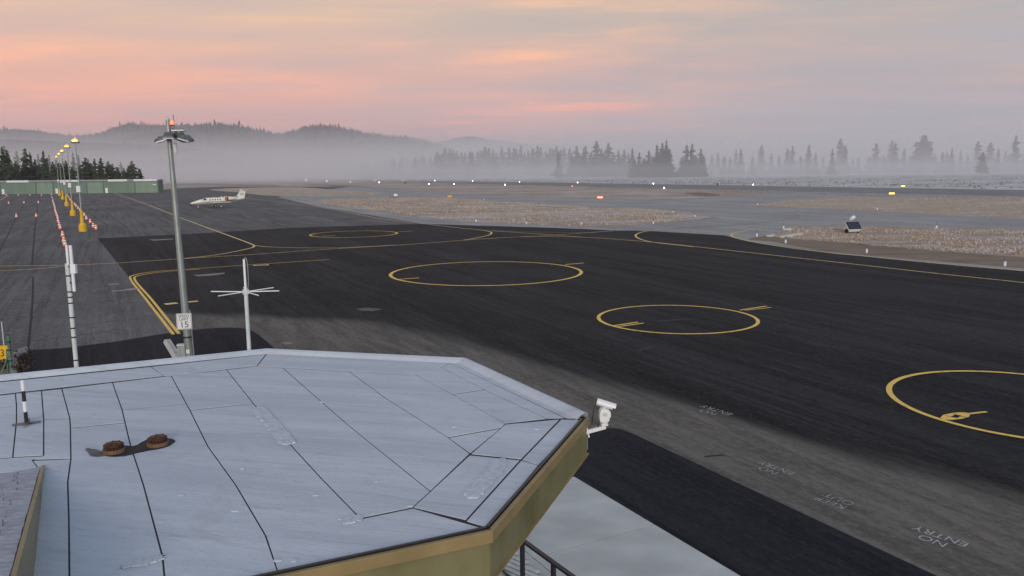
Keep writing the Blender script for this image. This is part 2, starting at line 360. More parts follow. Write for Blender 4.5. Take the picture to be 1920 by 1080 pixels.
M_LUM = mat('luminaire_lens', (.85, .87, .86), .3, .05, 3, spec=.5)

# ------------------------------------------------------------------ the ground and its paving
def pp(lst, z=0): return [g(x, y, z) for x, y in lst]
m = MB(); m.sheet([(-7000, -1500), (7000, -1500), (7000, 7000), (-7000, 7000)], 0)
m.build('ground', M_GRASS, kind='structure')
RUN = Vector((math.sin(R(-26.6)), math.cos(R(-26.6)), 0))
ra, rb = g(1225, 345.2), g(1245, 353.2)
# field of hoar frost beyond the runway
nrm = Vector((-RUN.y, RUN.x, 0)); nrm = nrm if nrm.y > 0 else -nrm
if nrm.dot(ra-rb) < 0: nrm = -nrm
far = [ra+RUN*-1500, ra+RUN*3500, ra+RUN*3500+nrm*2600, ra+RUN*-1500+nrm*2600]
MB().sheet(far, .002).build('frosted_field', M_FROST, kind='structure')
m = MB(); m.sheet([ra+RUN*-900, ra+RUN*2600, rb+RUN*2600, rb+RUN*-900], .006)
runway = m.build('runway', M_RUN, kind='structure')
pav = pp([(-520, 374), (0, 358.5), (300, 356), (345, 352.5), (420, 350), (640, 350), (660, 349.5), (740, 352), (800, 359.5), (1000, 369), (1092, 372.5), (1250, 373), (1330, 370), (1395, 366), (1450, 359.7), (1465, 357.8), (1920, 367.2), (2500, 378)])
pav += [Vector((420, 60, 0)), Vector((200, -60, 0)), Vector((-260, -60, 0))]
apron = MB().sheet(pav, .004).build('apron_and_taxiway', M_GREY, kind='structure')
taxi = pp([(655, 349.7), (740, 352), (800, 359.5), (1000, 369), (1092, 372.5), (1250, 373), (1330, 370), (1395, 366), (1450, 359.7), (1465, 357.8), (1920, 367.2), (2500, 378), (2500, 600), (1920, 540), (1360, 470), (1000, 440), (800, 420.5), (700, 404), (590, 386), (520, 369.5)])
MB().sheet(taxi, .0055).build('taxiway', M_TAXI, kind='structure')
drk = pp([(183, 447), (340, 439.5), (540, 427.5), (765, 420.5), (800, 419.8), (890, 423), (1033, 427), (1150, 432), (1223, 433.5), (1360, 441.5), (1376, 446), (1420, 455), (1564, 476), (1920, 508), (2500, 556)])
drk += [Vector((60, 10, 0)), Vector((24, -10, 0)), Vector((6, -10, 0)), Vector((-9.6, 27, 0)), Vector((-17.2, 40.1, 0))]
dark = MB().sheet(drk, .008).build('dark_apron', M_DARK, kind='structure')
ldr = pp([(-60, 665), (55, 657), (120, 653), (215, 641), (300, 627), (340, 622), (380, 617), (420, 614.5), (450, 615), (470, 619), (485, 628), (525, 662), (640, 756), (300, 800), (0, 780), (-60, 760)])
drive1 = MB().sheet(ldr, .012).build('driveway', M_DRIVE, kind='structure')
rdr = pp([(1000, 850), (1085, 814), (1115, 805.5), (1140, 803), (1160, 804), (1185, 813), (1400, 914), (1755, 1080), (2100, 1241), (1700, 1260), (1390, 1081), (1077, 894), (1060, 897)])
drive2 = MB().sheet(rdr, .012).build('driveway', M_DRIVE, kind='structure')
# grass islands between the taxiways
ISL = {}
def island(key, poly, mt, z=.010, smooth=True):
    P = pp(poly); P = catmull(P, 14, True) if smooth else P; ir = random.Random(len(ISL)+40); P = [p+Vector((ir.uniform(-.35, .35), ir.uniform(-.8, .8), 0)) for p in P]
    ISL[key] = [(p.x, p.y) for p in P]
    return MB().sheet(P, z).build('grass_island', mt, kind='structure')
island('a', [(398, 355), (470, 352), (540, 351), (640, 357), (712, 361.2), (716, 363.5), (640, 368), (515, 367), (450, 361)], M_GRASS_TAN)
island('b', [(597, 381), (603, 376.5), (640, 373.5), (700, 372), (800, 370.5), (940, 378), (1092, 387), (1237, 393), (1300, 401), (1338, 407.5), (1300, 412), (1237, 418.5), (1135, 424), (1033, 422.5), (887, 416), (800, 407.5), (720, 398), (660, 389.5), (615, 384)], M_GRASS)
island('c', [(1402, 384.5), (1440, 380.5), (1500, 373.5), (1622, 369.5), (1920, 370.5), (2300, 375), (2300, 442), (1920, 410), (1750, 402), (1564, 392), (1470, 388)], M_GRASS_TAN)
sh = catmull(pp([(1403, 448.5), (1450, 454), (1500, 463.5), (1564, 473), (1700, 485), (1920, 503.5), (2300, 540), (2300, 440), (1920, 432), (1622, 426), (1490, 426.5), (1474, 432), (1447, 441)]), 4, True)
MB().sheet(sh, .012).build('dirt_shoulder', M_DIRT, kind='structure')
island('d', [(1452, 444), (1475, 433), (1484, 427.5), (1622, 426.5), (1920, 432.5), (2300, 441), (2300, 505), (1920, 483), (1800, 474), (1700, 466), (1600, 457), (1520, 450)], M_GRASS, .016)
# strip of dirt between island and runway on the right turn-off
MB().sheet(catmull(pp([(1285, 362), (1310, 360.5), (1335, 363), (1350, 367), (1330, 368.5), (1300, 366)]), 4, True), .010).build('gravel_pad', M_DIRT, kind='structure')
for P_ in ([(300, 345), (360, 343.5), (430, 345.5), (520, 347.5), (520, 349), (420, 347.5), (340, 347.5)], [(560, 345), (640, 347), (690, 351), (660, 351.5), (600, 347.5)]):
    MB().sheet(catmull(pp(P_), 3, True), .003).build('service_track', M_RUN, kind='structure')

# --- painted markings: parts of the paving they lie on
def line(px, wd, mt, z=.022, parent=dark, smooth=True, name='painted_line'):
    P = pp(px); P = catmull(P, 8) if smooth else P
    return ribbon(MB(), P, wd, z).build(name, mt, parent)
line([(-150, 507), (0, 499.5), (125, 497.5), (210, 494), (340, 485.5), (480, 477), (600, 468.5), (690, 463), (760, 459), (815, 455), (887, 449.4), (975, 444.4), (1033, 443.7), (1092, 445), (1208, 453), (1360, 469), (1564, 491.5), (1774, 515), (1920, 530.5), (2200, 566)], .22, M_YEL)
line([(-150, 518), (0, 508.5), (60, 505), (125, 499.5)], .2, M_YEL, .0225)
line([(200, 357.5), (222, 365), (280, 385), (340, 409), (402, 432), (440, 446), (468, 456.5), (476, 460.5), (474, 464), (450, 470), (400, 479), (345, 485)], .26, M_YEL, .0233)
line([(476, 460.5), (500, 463), (527, 464.2), (615, 465.2), (690, 462.5), (740, 460)], .22, M_YEL, .0241)
line([(460, 370), (490, 375), (590, 387), (660, 400), (715, 410), (796, 420), (861, 427.5), (905, 432), (919, 435), (921.5, 438), (915, 441.5), (900, 445), (870, 450.5)], .24, M_YEL, .0249)
line([(905, 431.6), (975, 434.5), (1092, 436.2), (1150, 433.5), (1232, 430.5), (1340, 424), (1440, 417), (1480, 411), (1497, 405), (1490, 401.5), (1462, 398)], .3, M_PALE, .0257)
line([(922, 433), (1033, 440.6), (1092, 445)], .22, M_YEL, .0265)
line([(975, 444.4), (1033, 441.5), (1092, 437.5), (1150, 433)], .22, M_YEL, .0273)
line([(1260, 428.5), (1234, 430.8), (1206, 435), (1192, 441), (1199, 448), (1225, 454.6), (1300, 463)], .24, M_YEL, .0281)
line([(2200, 443), (1920, 430.5), (1622, 424.3), (1500, 425.2), (1430, 429), (1390, 434), (1372, 439.5), (1374, 444), (1390, 449.2), (1420, 455.5), (1506, 468.5), (1652, 484), (1797, 498), (1920, 508.5), (2200, 534)], .26, M_YEL, .0289)
line([(325, 627.5), (275, 563), (244.5, 522.5), (246, 518), (267, 512.7), (300, 508.7), (375, 503.5), (480, 496), (617, 487)], .17, M_YELB, .022)
line([(335.5, 626.5), (285, 563), (252, 522.5), (255, 518.8), (270, 515.2), (300, 510.8), (375, 504.8)], .17, M_YELB, .0229)
line([(-40, 396), (16, 366.5)], .3, M_YEL, .022, apron)
line([(455, 362), (515, 367.6), (600, 372)], .3, M_PALE, .022, apron)
line([(1340, 407.8), (1237, 393.6), (1160, 390.5)], .3, M_PALE, .022, apron)
line([(1300, 414), (1345, 408.2)], .3, M_PALE, .0228, apron)
for a, b in (((456, 404), (476, 408)), ((486, 412), (508, 417)), ((519, 419), (541, 424)), ((495, 391), (506, 393)), ((518, 394), (532, 397)), ((545, 400), (562, 403)), ((570, 405), (592, 409)), ((605, 411), (626, 415)), ((380, 390), (398, 394)), ((415, 396), (436, 400))):
    line([a, b], .35, M_PALE, .022, apron, False, 'painted_dash')
CIR = [(17.79, 26.70, 4.38), (9.02, 43.18, 4.27), (-2.07, 64.27, 7.67), (-21.0, 106.7, 5.70)]
for cx, cy, r_ in CIR:
    ribbon(MB(), [(cx+r_*math.cos(t), cy+r_*math.sin(t)) for t in [2*math.pi*k/72 for k in range(72)]], (.20 if r_ < 5 else .28), .030, True).build('painted_circle', M_YELB, dark)
# helicopter stand lead-in bars and numerals
def bars(pts, wd, z=.022, mt=M_YELB): return line(pts, wd, mt, z, dark, False, 'painted_bar')
bars([(1147, 612), (1196, 604.5)], .20); bars([(1160, 613), (1207, 606.5)], .16, .023)
bars([(1388, 582), (1437, 574.5)], .18); bars([(1397, 582.5), (1446, 577)], .13, .023)
bars([(741, 524.5), (786, 521.5)], .26); bars([(1060, 496.5), (1094, 493.5)], .26)
bars([(604, 443), (629, 442)], .26); bars([(746, 435), (773, 433.4)], .26)
bars([(1811, 777.5), (1850, 773)], .13)
def disc_poly(cx, cy, a, b, rot, n=28):
    return [(cx+a*math.cos(t)*math.cos(rot)-b*math.sin(t)*math.sin(rot), cy+a*math.cos(t)*math.sin(rot)+b*math.sin(t)*math.cos(rot)) for t in [2*math.pi*k/n for k in range(n)]]
MB().sheet(pp([(1763, 784), (1768, 779), (1785, 775.5), (1800, 774), (1814, 775), (1819, 779), (1816, 783), (1803, 786.5), (1785, 788.5), (1770, 788)]), .0215).build('painted_numeral', M_YELB, dark)
MB().sheet(pp([(1782, 783), (1791, 778.5), (1803, 780.5), (1795, 785)]), .0255).build('painted_numeral', M_DARK, dark)
line([(1772, 780.5), (1786, 783.5)], .035, M_DARK, .0256, dark, False, 'painted_bar'); line([(1799, 781.5), (1811, 783.5)], .035, M_DARK, .0256, dark, False, 'painted_bar')
line([(1787, 777), (1796, 780)], .035, M_DARK, .0256, dark, False, 'painted_bar')
# lettering on the asphalt, read from the apron side
def ground_text(s, px, size, z=.024, az=-30, mt=M_WHT, parent=dark, flip=False, aspect=1.0):
    me = text_mesh(s, size, 'painted_lettering')
    bdir = Vector((math.sin(R(az)), math.cos(R(az)), 0)); up = Vector((-bdir.y, bdir.x, 0))
    o = link('painted_lettering', me, mt, parent); p = g(*px)
    o.matrix_world = Matrix(((bdir.x, up.x*aspect, 0, p.x), (bdir.y, up.y*aspect, 0, p.y), (0, 0, 1, z), (0, 0, 0, 1)))
    return o
ground_text('NO\nENTRY', (1756, 1011), .38, az=-38)
ground_text('KEEP\nOUT', (1565, 941), .37, az=-36, mt=M_FADE)
ground_text('NO\nENTRY', (1448, 881), .36, az=-34, mt=M_FADE)
ground_text('NO\nENTRY', (1336, 772), .42, az=-34, mt=M_FADE)
for x0, y0, x1, y1 in ((203, 533.5, 223, 533), (209, 546.5, 237, 544.5)):
    line([(x0, y0), (x1, y1)], .35, M_WHT, .022, apron, False, 'painted_bar')
line([(238, 544), (260, 541)], .75, M_WHT, .0222, dark, False, 'painted_bar'); line([(242, 543.5), (256, 541.6)], .25, M_RED, .0262, dark, False, 'painted_bar')
line([(309, 571), (332, 568.5)], .62, M_YEL, .022, dark, False, 'painted_bar'); line([(352, 567), (371, 565)], .5, M_YEL, .022, dark, False, 'painted_bar')
line([(475, 498), (504, 497)], .8, M_YEL, .0222, dark, False, 'painted_bar'); line([(478, 498), (500, 497.2)], .25, M_DARK, .0262, dark, False, 'painted_bar')
# worn patches, stains and scrapes
for P_ in ([(362, 516), (385, 514.5), (422, 511.5), (420, 514), (395, 517), (370, 518.5)], [(278, 449.5), (325, 447.5), (326, 449), (290, 451.5)], [(667, 580), (690, 577), (718, 580), (700, 584), (680, 583)], [(527, 642.5), (540, 641), (552, 645), (535, 647)]):
    MB().sheet(pp(P_), .0185).build('scraped_patch', M_PALE if P_[0][0] != 667 else M_GREY, dark)
for P_ in ([(1193, 657), (1210, 651), (1222, 648), (1228, 652), (1212, 656), (1200, 660)], [(1230, 601), (1262, 599), (1312, 597), (1300, 600), (1262, 602), (1236, 603.5)], [(1320, 856), (1358, 853), (1358, 854.5), (1321, 858)]):
    MB().sheet(pp(P_), .0185).build('tar_stain', M_SEAM, dark)
cr = [[(31, 367), (14, 384), (-30, 430)], [(55, 367), (33, 405), (0, 470), (-20, 512)], [(74.5, 367), (68, 405), (62, 470), (60, 500)], [(157, 367), (185, 388), (215, 410), (240, 428)], [(133, 368), (160, 395), (205, 425)],
      [(185, 367), (250, 392), (320, 420)], [(210, 366), (262, 384), (330, 408)], [(380, 384), (440, 402), (540, 426)], [(345, 380), (390, 398), (440, 415)], [(395, 376), (450, 390), (520, 405)],
      [(0, 531), (60, 526), (122, 521)], [(0, 549), (60, 543), (130, 540)], [(0, 576), (100, 566), (225, 556)], [(0, 600), (60, 594), (128, 590)], [(140, 611), (220, 602), (285, 597)], [(62, 640), (150, 628), (230, 617)], [(0, 560), (60, 556)]]
for c in cr:
    line(c, .16 if c[0][1] < 400 else .045, M_SEAM, .0165, apron, True, 'pavement_joint')
line([(62, 519), (61, 560), (57, 610), (52, 656)], .11, M_SEAM, .0165, apron, True, 'pavement_joint')
for c in ([(660, 497), (790, 530), (980, 600)], [(1100, 560), (1400, 640), (1920, 790)]):
    line(c, .035, M_SEAM, .0165, dark, True, 'pavement_joint')

# --- concrete patio, deck and railing beside the terminal
q0, q1 = g(1077, 893, .1), g(1390, 1080, .1); ed = (q1-q0).normalized(); inw = Vector((ed.y, -ed.x, 0)); inw = inw if inw.x < 0 else -inw
patio = empty('concrete_patio', q0, kind='structure')
for i in range(5):
    for j in range(2):
        a = q0+ed*(i*3.35+.012)+inw*(j*3.2+.012); b = a+ed*3.326; c = b+inw*3.176; d = a+inw*3.176
        k = MB().prism([a, b, c, d], -.02, .10+.002*((i+j) % 2)).build('slab', M_CONC, None, bevel=.012)
        k.parent = patio; k.matrix_parent_inverse = Matrix.Translation(-q0)
rt0, rt1 = g(973, 1008, 1.17), g(1072, 1080, 1.17); rd = (rt1-rt0); rd.z = 0; rd.normalize()
rail = empty('patio_railing', (rt0.x, rt0.y, .1), label='black metal patio railing below the terminal eave', cat='railing')
def sub(o, p, loc): o.parent = p; o.matrix_parent_inverse = Matrix.Translation(-Vector(loc)); return o
RL = (rt0.x, rt0.y, .1)
ra0 = rt0-rd*3; ra1 = rt0+rd*7
az_r = math.atan2(rd.y, rd.x)
sub(MB().box(((ra0+ra1)/2)[:2]+(1.17,), (10, .09, .05), az_r).build('top_rail', M_BLACK, bevel=.008), rail, RL)
sub(MB().box(((ra0+ra1)/2)[:2]+(.21,), (10, .04, .04), az_r).build('bottom_rail', M_BLACK), rail, RL)
rp = inw.copy()
for k in range(-2, 6):
    p = rt0+rd*(k*1.05+.12)
    sub(MB().box((p.x, p.y, .625), (.07, .07, 1.04), az_r).build('post', M_BLACK), rail, RL)
bdir = Vector((math.sin(R(-47.8)), math.cos(R(-47.8)), 0)); bper = Vector((-bdir.y, bdir.x, 0)); bper = bper if bper.x < 0 else -bper
deck = empty('deck', (rt0.x-1, rt0.y-1, 0), kind='structure')
dk = g(985, 1062, .15)
sub(MB().prism([rt0-rd*4-inw*.62, rt0+rd*7-inw*.62, rt0+rd*7+inw*3.6, rt0-rd*4+inw*3.6], .104, .112).build('gap_shade_sheet', M_BLACK), deck, (rt0.x-1, rt0.y-1, 0))  # black underlay added to stand in for shade in the gaps between boards
for k in range(-14, 22):
    c = dk+bper*(k*.15)
    t = -(c-(rt0-inw*.62)).dot(inw)/bdir.dot(inw)          # where the board meets the railing line
    a = c+bdir*t; sg = 1 if bdir.dot(inw) > 0 else -1; b = a+bdir*sg*5.0; mid_ = (a+b)/2
    o = MB().box((mid_.x, mid_.y, .135), ((b-a).length, .105, .035), math.atan2(bdir.y, bdir.x)).build('board', M_WHITE2)
    sub(o, deck, (rt0.x-1, rt0.y-1, 0))

# ------------------------------------------------------------------ terminal building
ZR = 4.5
OUT = [g(x, y, ZR) for x, y in ((-250, 737), (500, 661), (870, 679), (1097, 785), (915, 995))]
e5 = g(520, 1080, ZR)
OUT.append(OUT[4]+(e5-OUT[4]).normalized()*4.2); last = OUT[-1]
OUT += [Vector((-8.5, 2.5, ZR)), Vector((-14, 6.5, ZR))]
term = empty('terminal_building', (-4.5, 11, 0), label='terminal building with frosted flat octagonal roof and olive fascia', cat='building')
TL = (-4.5, 11, 0)
def T(o): return sub(o, term, TL)
def inset(poly, d, dh=None):
    dh = d if dh is None else dh
    P = [Vector((p[0], p[1])) for p in poly]; n = len(P)
    if sum(P[i].x*P[(i+1) % n].y-P[(i+1) % n].x*P[i].y for i in range(n)) < 0: P = P[::-1]
    out = []
    for i in range(n):
        a, b, c = P[i-1], P[i], P[(i+1) % n]
        u, v = (b-a).normalized(), (c-b).normalized(); n1_, n2_ = Vector((-u.y, u.x)), Vector((-v.y, v.x))
        d1, d2 = (dh if abs(u.x) > abs(u.y)*1.6 else d), (dh if abs(v.x) > abs(v.y)*1.6 else d)
        den = u.x*v.y-u.y*v.x
        if abs(den) < .12: out.append(b+(n1_+n2_)*.25*(d1+d2)); continue
        pa, pb = b+n1_*d1, b+n2_*d2; w_ = pb-pa
        out.append(pa+u*((w_.x*v.y-w_.y*v.x)/den))
    return out
roofbase = T(MB().prism(inset(OUT, .02), ZR-.12, ZR-.003).build('roof_deck', M_ROOFD))
for i in range(len(OUT)):
    a, b = OUT[i], OUT[(i+1) % len(OUT)]; ins = inset(OUT, .75)
wall_in = inset(OUT, 1.7)
for i in range(len(wall_in)):
    a, b = wall_in[i], wall_in[(i+1) % len(wall_in)]; d = (b-a); mid_ = (a+b)/2
    T(MB().box((mid_.x, mid_.y, 1.95), (d.length, .2, 3.9), math.atan2(d.y, d.x)).build('wall', M_SIDING))
    if d.length > 2:
        nout = Vector((d.y, -d.x)).normalized()
        wc = mid_+nout*.115
        wn_ = T(MB().box((wc.x, wc.y, 1.9), (d.length*.62, .06, 1.6), math.atan2(d.y, d.x)).build('window', M_GLASS))
        for s_ in (-1, 1):
            fc = wc+d.normalized()*s_*(d.length*.31+.04)
            f_ = MB().box((fc.x, fc.y, 1.9), (.08, .10, 1.76), math.atan2(d.y, d.x)).build('frame', M_BLACK); f_.parent = wn_
T(MB().prism(inset(OUT, .04), ZR-.50, ZR-.46).build('soffit', M_TAN))
SHEETS = [
 [(-200, 737), (283, 688), (308, 705.5), (-200, 762)], [(283, 688), (499, 664.5), (482, 686.5), (321, 705), (308, 706)],
 [(500, 664.5), (845, 681.3), (827, 689.5), (778, 702), (655, 697), (530, 690), (482, 687)],
 [(778, 702), (827, 689.5), (908, 731), (848, 740)], [(848, 740), (908, 731), (1027, 786), (948, 795)],
 [(827, 689.5), (845, 681.5), (1060, 784.8), (1027, 786), (908, 731)],
 [(845, 681.5), (866, 680.6), (1093, 786.3), (1062, 785.2)],
 [(655, 697), (778, 702), (848, 740), (948, 795), (940, 803), (840, 821), (720, 745)], [(840, 821), (940, 803), (882, 851)],
 [(530, 690), (655, 697), (720, 745), (840, 821), (881, 851), (807, 922), (767, 890), (652, 797)],
 [(425, 694), (482, 687), (530, 690), (652, 797), (767, 890), (807, 922), (773, 953), (676, 973), (603, 898), (547, 837), (475, 757)],
 [(321, 705), (425, 694), (475, 757), (356, 769.5)],
 [(356, 769.5), (475, 757), (547, 837), (603, 898), (676, 973), (773, 953), (912, 993), (522, 1078), (498, 1005), (442, 910), (390, 838)],
 [(211, 718), (321, 705), (349.2, 757), (229, 769)],
 [(229, 769), (349.2, 757), (356, 769.5), (390, 838), (442, 910), (498, 1005), (523, 1078), (312, 1122), (305, 1045), (269, 910), (244, 833)],
 [(116, 729.5), (211, 718), (229, 769), (234.6, 793), (132, 803), (131, 785)],
 [(132, 803), (234.6, 793), (244, 833), (269, 910), (305, 1045), (312, 1122), (131, 1160), (129, 970), (127, 905), (133, 861)],
 [(78, 733.5), (116, 729.5), (131, 785), (82, 787)], [(82, 787), (131, 785), (132, 803), (133, 861), (60, 863), (82, 855)],
 [(29, 738.5), (78, 733.5), (82, 787), (82, 855), (24, 858), (31, 790), (31, 761)],
 [(-200, 763), (29, 738.5), (31, 761), (-200, 786)], [(-200, 786), (31, 761), (31, 790), (24, 858), (-200, 880)],
 [(60, 864), (133, 861), (127, 905), (129, 970), (131, 1160), (52, 1165), (62, 1000), (75, 882)],
 [(948, 796), (1050, 786.5), (977, 862.5), (882, 852.5)], [(1052, 786.5), (1094, 787), (1010, 873), (978, 863)],
 [(881, 853.5), (976, 863), (873, 977), (773, 953), (807, 922)], [(977, 864), (1010, 873.5), (914, 991), (874, 978)],
 [(-200, 880), (24, 858.5), (82, 855.5), (60, 863), (75, 882), (-200, 906)]]
for i, s_ in enumerate(SHEETS):
    P = [g(x, y, ZR) for x, y in s_]
    T(MB().prism(inset(P, .0085, .022), ZR-.002, ZR+.005+.0010*(i % 4)).build('membrane_sheet', M_ROOF, bevel=.0015))
# raised metal edge along the far sides
for i, (a, b) in enumerate(((OUT[0], OUT[1]), (OUT[1], OUT[2]), (OUT[2], OUT[3]))):
    d = (b-a); u = d.normalized(); nin = Vector((u.y, -u.x, 0)); 
    if nin.dot(Vector((-4, 11, ZR))-a) < 0: nin = -nin
    a2, b2 = a-nin*.03, b-nin*.03
    prof = [(-.02, -.48), (-.02, .075), (.03, .085), (.10, .06), (.17, .017), (.17, .0)]
    m = MB()
    ext = .0
    for P_ in (a2, b2): m.v += [tuple(P_+nin*o_+Vector((0, 0, h_))) for o_, h_ in prof]
    n_ = len(prof); m.f += [(k, k+1, n_+k+1, n_+k) for k in range(n_-1)]
    T(m.build('edge_metal', M_ROOF))
# fascia boards with cap trim on the near sides
for i in (2, 3, 4):
    a, b = OUT[i], OUT[i+1]; d = b-a; az = math.atan2(d.y, d.x); u = d.normalized(); nin = Vector((u.y, -u.x, 0))
    if nin.dot(Vector((-4, 11, ZR))-a) < 0: nin = -nin
    mid_ = (a+b)/2-nin*.01; ln = d.length
    T(MB().box((mid_.x, mid_.y, ZR-.285), (ln+.004, .04, .48), az).build('fascia_board', M_FASC))
    if i > 2:
        c = mid_-nin*.025
        T(MB().box((c.x, c.y, ZR-.045), (ln+.05, .055, .13), az).build('cap_trim', M_TAN, bevel=.008))
        c = mid_-nin*.012
        T(MB().box((c.x, c.y, ZR-.532), (ln+.02, .075, .02), az).build('drip_edge', M_TAN))
        c = mid_+nin*.028
        T(MB().box((c.x, c.y, ZR+.012), (ln-.03, .035, .05), az).build('edge_gap', M_BLACK))
# repair patches
def ragged(px, z, amp=.02):
    P = [g(x, y, ZR) for x, y in px]; P = catmull(P, 5, True)
    return [p+Vector((random.uniform(-amp, amp), random.uniform(-amp, amp), 0)) for p in P]
for px in ([(478, 767), (492, 764), (505, 775), (525, 795), (550, 825), (552, 832), (535, 836), (522, 832), (512, 815), (495, 795), (482, 782)],
           [(925, 864), (948, 863), (952, 872), (930, 900), (905, 928), (895, 936), (875, 936), (872, 925), (886, 910), (900, 895), (915, 878)],
           [(640, 978), (655, 970), (678, 970), (680, 976), (665, 982), (645, 986)], [(230, 1062), (270, 1052), (306, 1046), (304, 1052), (270, 1062), (234, 1068)]):
    T(MB().prism(ragged(px, ZR), ZR+.008, ZR+.026).build('repair_patch', M_PATCH))
for px in ((553, 683+370), (850, 802), (1007, 806), (640, 975), (455, 880), (705, 905), (340, 930), (520, 1053), (770, 950), (604, 755), (440, 960), (590, 930), (300, 980)):
    c = g(px[0], px[1], ZR)
    T(MB().prism([(c.x+random.uniform(.02, .05)*math.cos(t), c.y+random.uniform(.015, .03)*math.sin(t)) for t in [k*math.pi/4 for k in range(8)]], ZR+.004, ZR+.018).build('frost_lump', M_ROOF))
# shingled roof that runs up towards the viewer from the flat roof
fa, fb = g(75, 880, ZR), g(52, 1080, ZR); fd = (fb-fa); fd.z = 0; fd.normalize(); fl = Vector((fd.y, -fd.x, 0)); fl = fl if fl.x < 0 else -fl
SL = .145
def rp_(s_, t_, dz=0.0): return fa+fd*s_+fl*t_+Vector((0, 0, s_*SL+dz))
m = MB(); 
m.add([rp_(-.12, 0, -.02), rp_(5, 0, -.02), rp_(5, 6, -.02), rp_(-.12, 6, -.02), rp_(-.12, 0, -.10), rp_(5, 0, -.6), rp_(5, 6, -.6), rp_(-.12, 6, -.10)], [(0, 1, 2, 3), (4, 7, 6, 5), (0, 4, 5, 1), (3, 2, 6, 7), (0, 3, 7, 4), (1, 5, 6, 2)])
shroof = T(m.build('shingle_roof', M_ROOFD))
m = MB()
m.add([rp_(-.10, -.05, .030), rp_(5, -.05, .030), rp_(5, -.012, .030), rp_(-.10, -.012, .030), fa+fd*-.02-fl*.05+Vector((0, 0, .005)), fa+fd*5-fl*.05+Vector((0, 0, .02)), fa+fd*5-fl*.012+Vector((0, 0, .02)), fa+fd*-.02-fl*.012+Vector((0, 0, .005))],
      [(0, 1, 2, 3), (4, 7, 6, 5), (0, 4, 5, 1), (3, 2, 6, 7), (0, 3, 7, 4), (1, 5, 6, 2)])
T(m.build('rake_board', M_FASC))
rs = random.Random(3)
for i in range(34):
    s0 = -.10+i*.145; t0 = .0-rs.uniform(0, .008)
    while t0 < 2.6:
        wd = rs.uniform(.16, .34); lift = rs.uniform(.012, .030)
        m = MB(); a0, a1 = t0+.006, t0+wd-.006
        e = rs.uniform(-.012, .012)
        m.add([rp_(s0+e, a0, lift), rp_(s0+.20, a0, .006), rp_(s0+.20, a1, .006), rp_(s0+e, a1, lift), rp_(s0+e, a0, -.01), rp_(s0+.2, a0, -.015), rp_(s0+.2, a1, -.015), rp_(s0+e, a1, -.01)],
              [(0, 1, 2, 3), (4, 7, 6, 5), (0, 4, 5, 1), (3, 2, 6, 7), (0, 3, 7, 4), (1, 5, 6, 2)])
        o = m.build('shingle', M_SHIN); o.parent = shroof; o.matrix_parent_inverse = Matrix()
        t0 += wd
# roof drains, side by side in a puddle of melted frost
def roof_drain(px, dn, label):
    c = g(px[0], px[1], ZR+.015)
    r_ = empty('roof_drain', c, label=label, cat='roof drain')
    lathe([(.165, 0), (.165, .055), (.155, .06), (.02, .062)], 28).build('flange_ring', M_RUSTP, r_, smooth=True)
    for k in range(20):
        t = 2*math.pi*k/20
        MB().box((.14*math.cos(t), .14*math.sin(t), .085), (.012, .022, .06), t).build('strainer_bar', M_RUST, r_)
    lathe([(.10, .03), (.10, .11)], 20).build('strainer_core', M_BLACK, r_)
    cp = lathe([(.145, .108), (.148, .125), (.12, .142), (.06, .15), (.005, .152)], 28).build('dome_cap', M_RUST, r_, smooth=True)
    for k in range(3):
        MB().box((0, 0, .152), (.22, .018, .012), k*math.pi/3).build('rib', M_RUSTP, cp)
    r_.scale = (.84, .84, .82)
    return r_
roof_drain((214, 847), .15, 'rusty round roof drain on the frosted roof, the one closer to the shingles')
roof_drain((296, 834), .15, 'rusty round roof drain on the frosted roof, the one farther from the shingles')
T(MB().prism(ragged([(190, 853), (215, 836), (250, 838), (285, 822), (320, 824), (328, 830), (310, 840), (270, 848), (225, 857)], ZR, .01), ZR+.006, ZR+.0155).build('wet_patch', mat('wet_membrane', (.035, .037, .042), .7, .3, 6, spec=.15)))
T(MB().prism(ragged([(162, 842), (180, 845), (200, 851), (190, 857), (172, 856)], ZR, .01), ZR+.006, ZR+.0152).build('wet_patch', mat('damp_membrane', (.12, .135, .145), .7, .3, 6)))
# black and white striped post on a flat cross foot
c = g(50, 795, ZR+.012); zt = on_plumb(c, 713)-c.z
r_ = empty('striped_post', c, label='short black and white striped post on a flat cross foot on the roof', cat='post')
for k, (a, b) in enumerate(((0, .25), (.25, .5), (.5, .75), (.75, 1))):
    MB().tube([(0, 0, .03+a*(zt-.03)), (0, 0, .03+b*(zt-.03))], .027, 12).build('band', M_BLACK if k % 2 == 0 else M_WHITE, r_)
for k in (0, 1): MB().box((0, 0, .014+k*.017), (.36, .06, .016), R(25)+k*math.pi/2).build('foot_bar', M_GALVD, r_)

# ------------------------------------------------------------------ camera on its bracket at the roof corner
cor = OUT[3]+Vector((.02, -.01, -.20)); tip = g(1133, 801, 4.36); tip = cor+(tip-cor)/.68
r_ = empty('security_camera', cor, label='white pan-tilt camera on a bracket arm at the roof corner', cat='camera')
SCL = tuple(cor)
def Sx(o): return sub(o, r_, SCL)
ad = (tip-cor); ln = ad.length; adn = ad.normalized()
Mx = Matrix((adn, Vector((-adn.y, adn.x, 0)).normalized(), Vector((0, 0, 1)))).transposed(); Mx.col[2] = Mx.col[0].cross(Mx.col[1])
Sx(MB().box(cor+ad*.5, (ln+.06, .085, .075), M=Mx).build('bracket_arm', M_WHITE, bevel=.01))
Sx(MB().box(cor+adn*.02, (.03, .16, .22), M=Mx).build('wall_plate', M_WHITE, bevel=.005))
tp = tip+Vector((0, 0, .04))
Sx(MB().box(tp+Vector((0, 0, .025)), (.15, .12, .05), math.atan2(adn.y, adn.x)).build('foot', M_WHITE, bevel=.01))
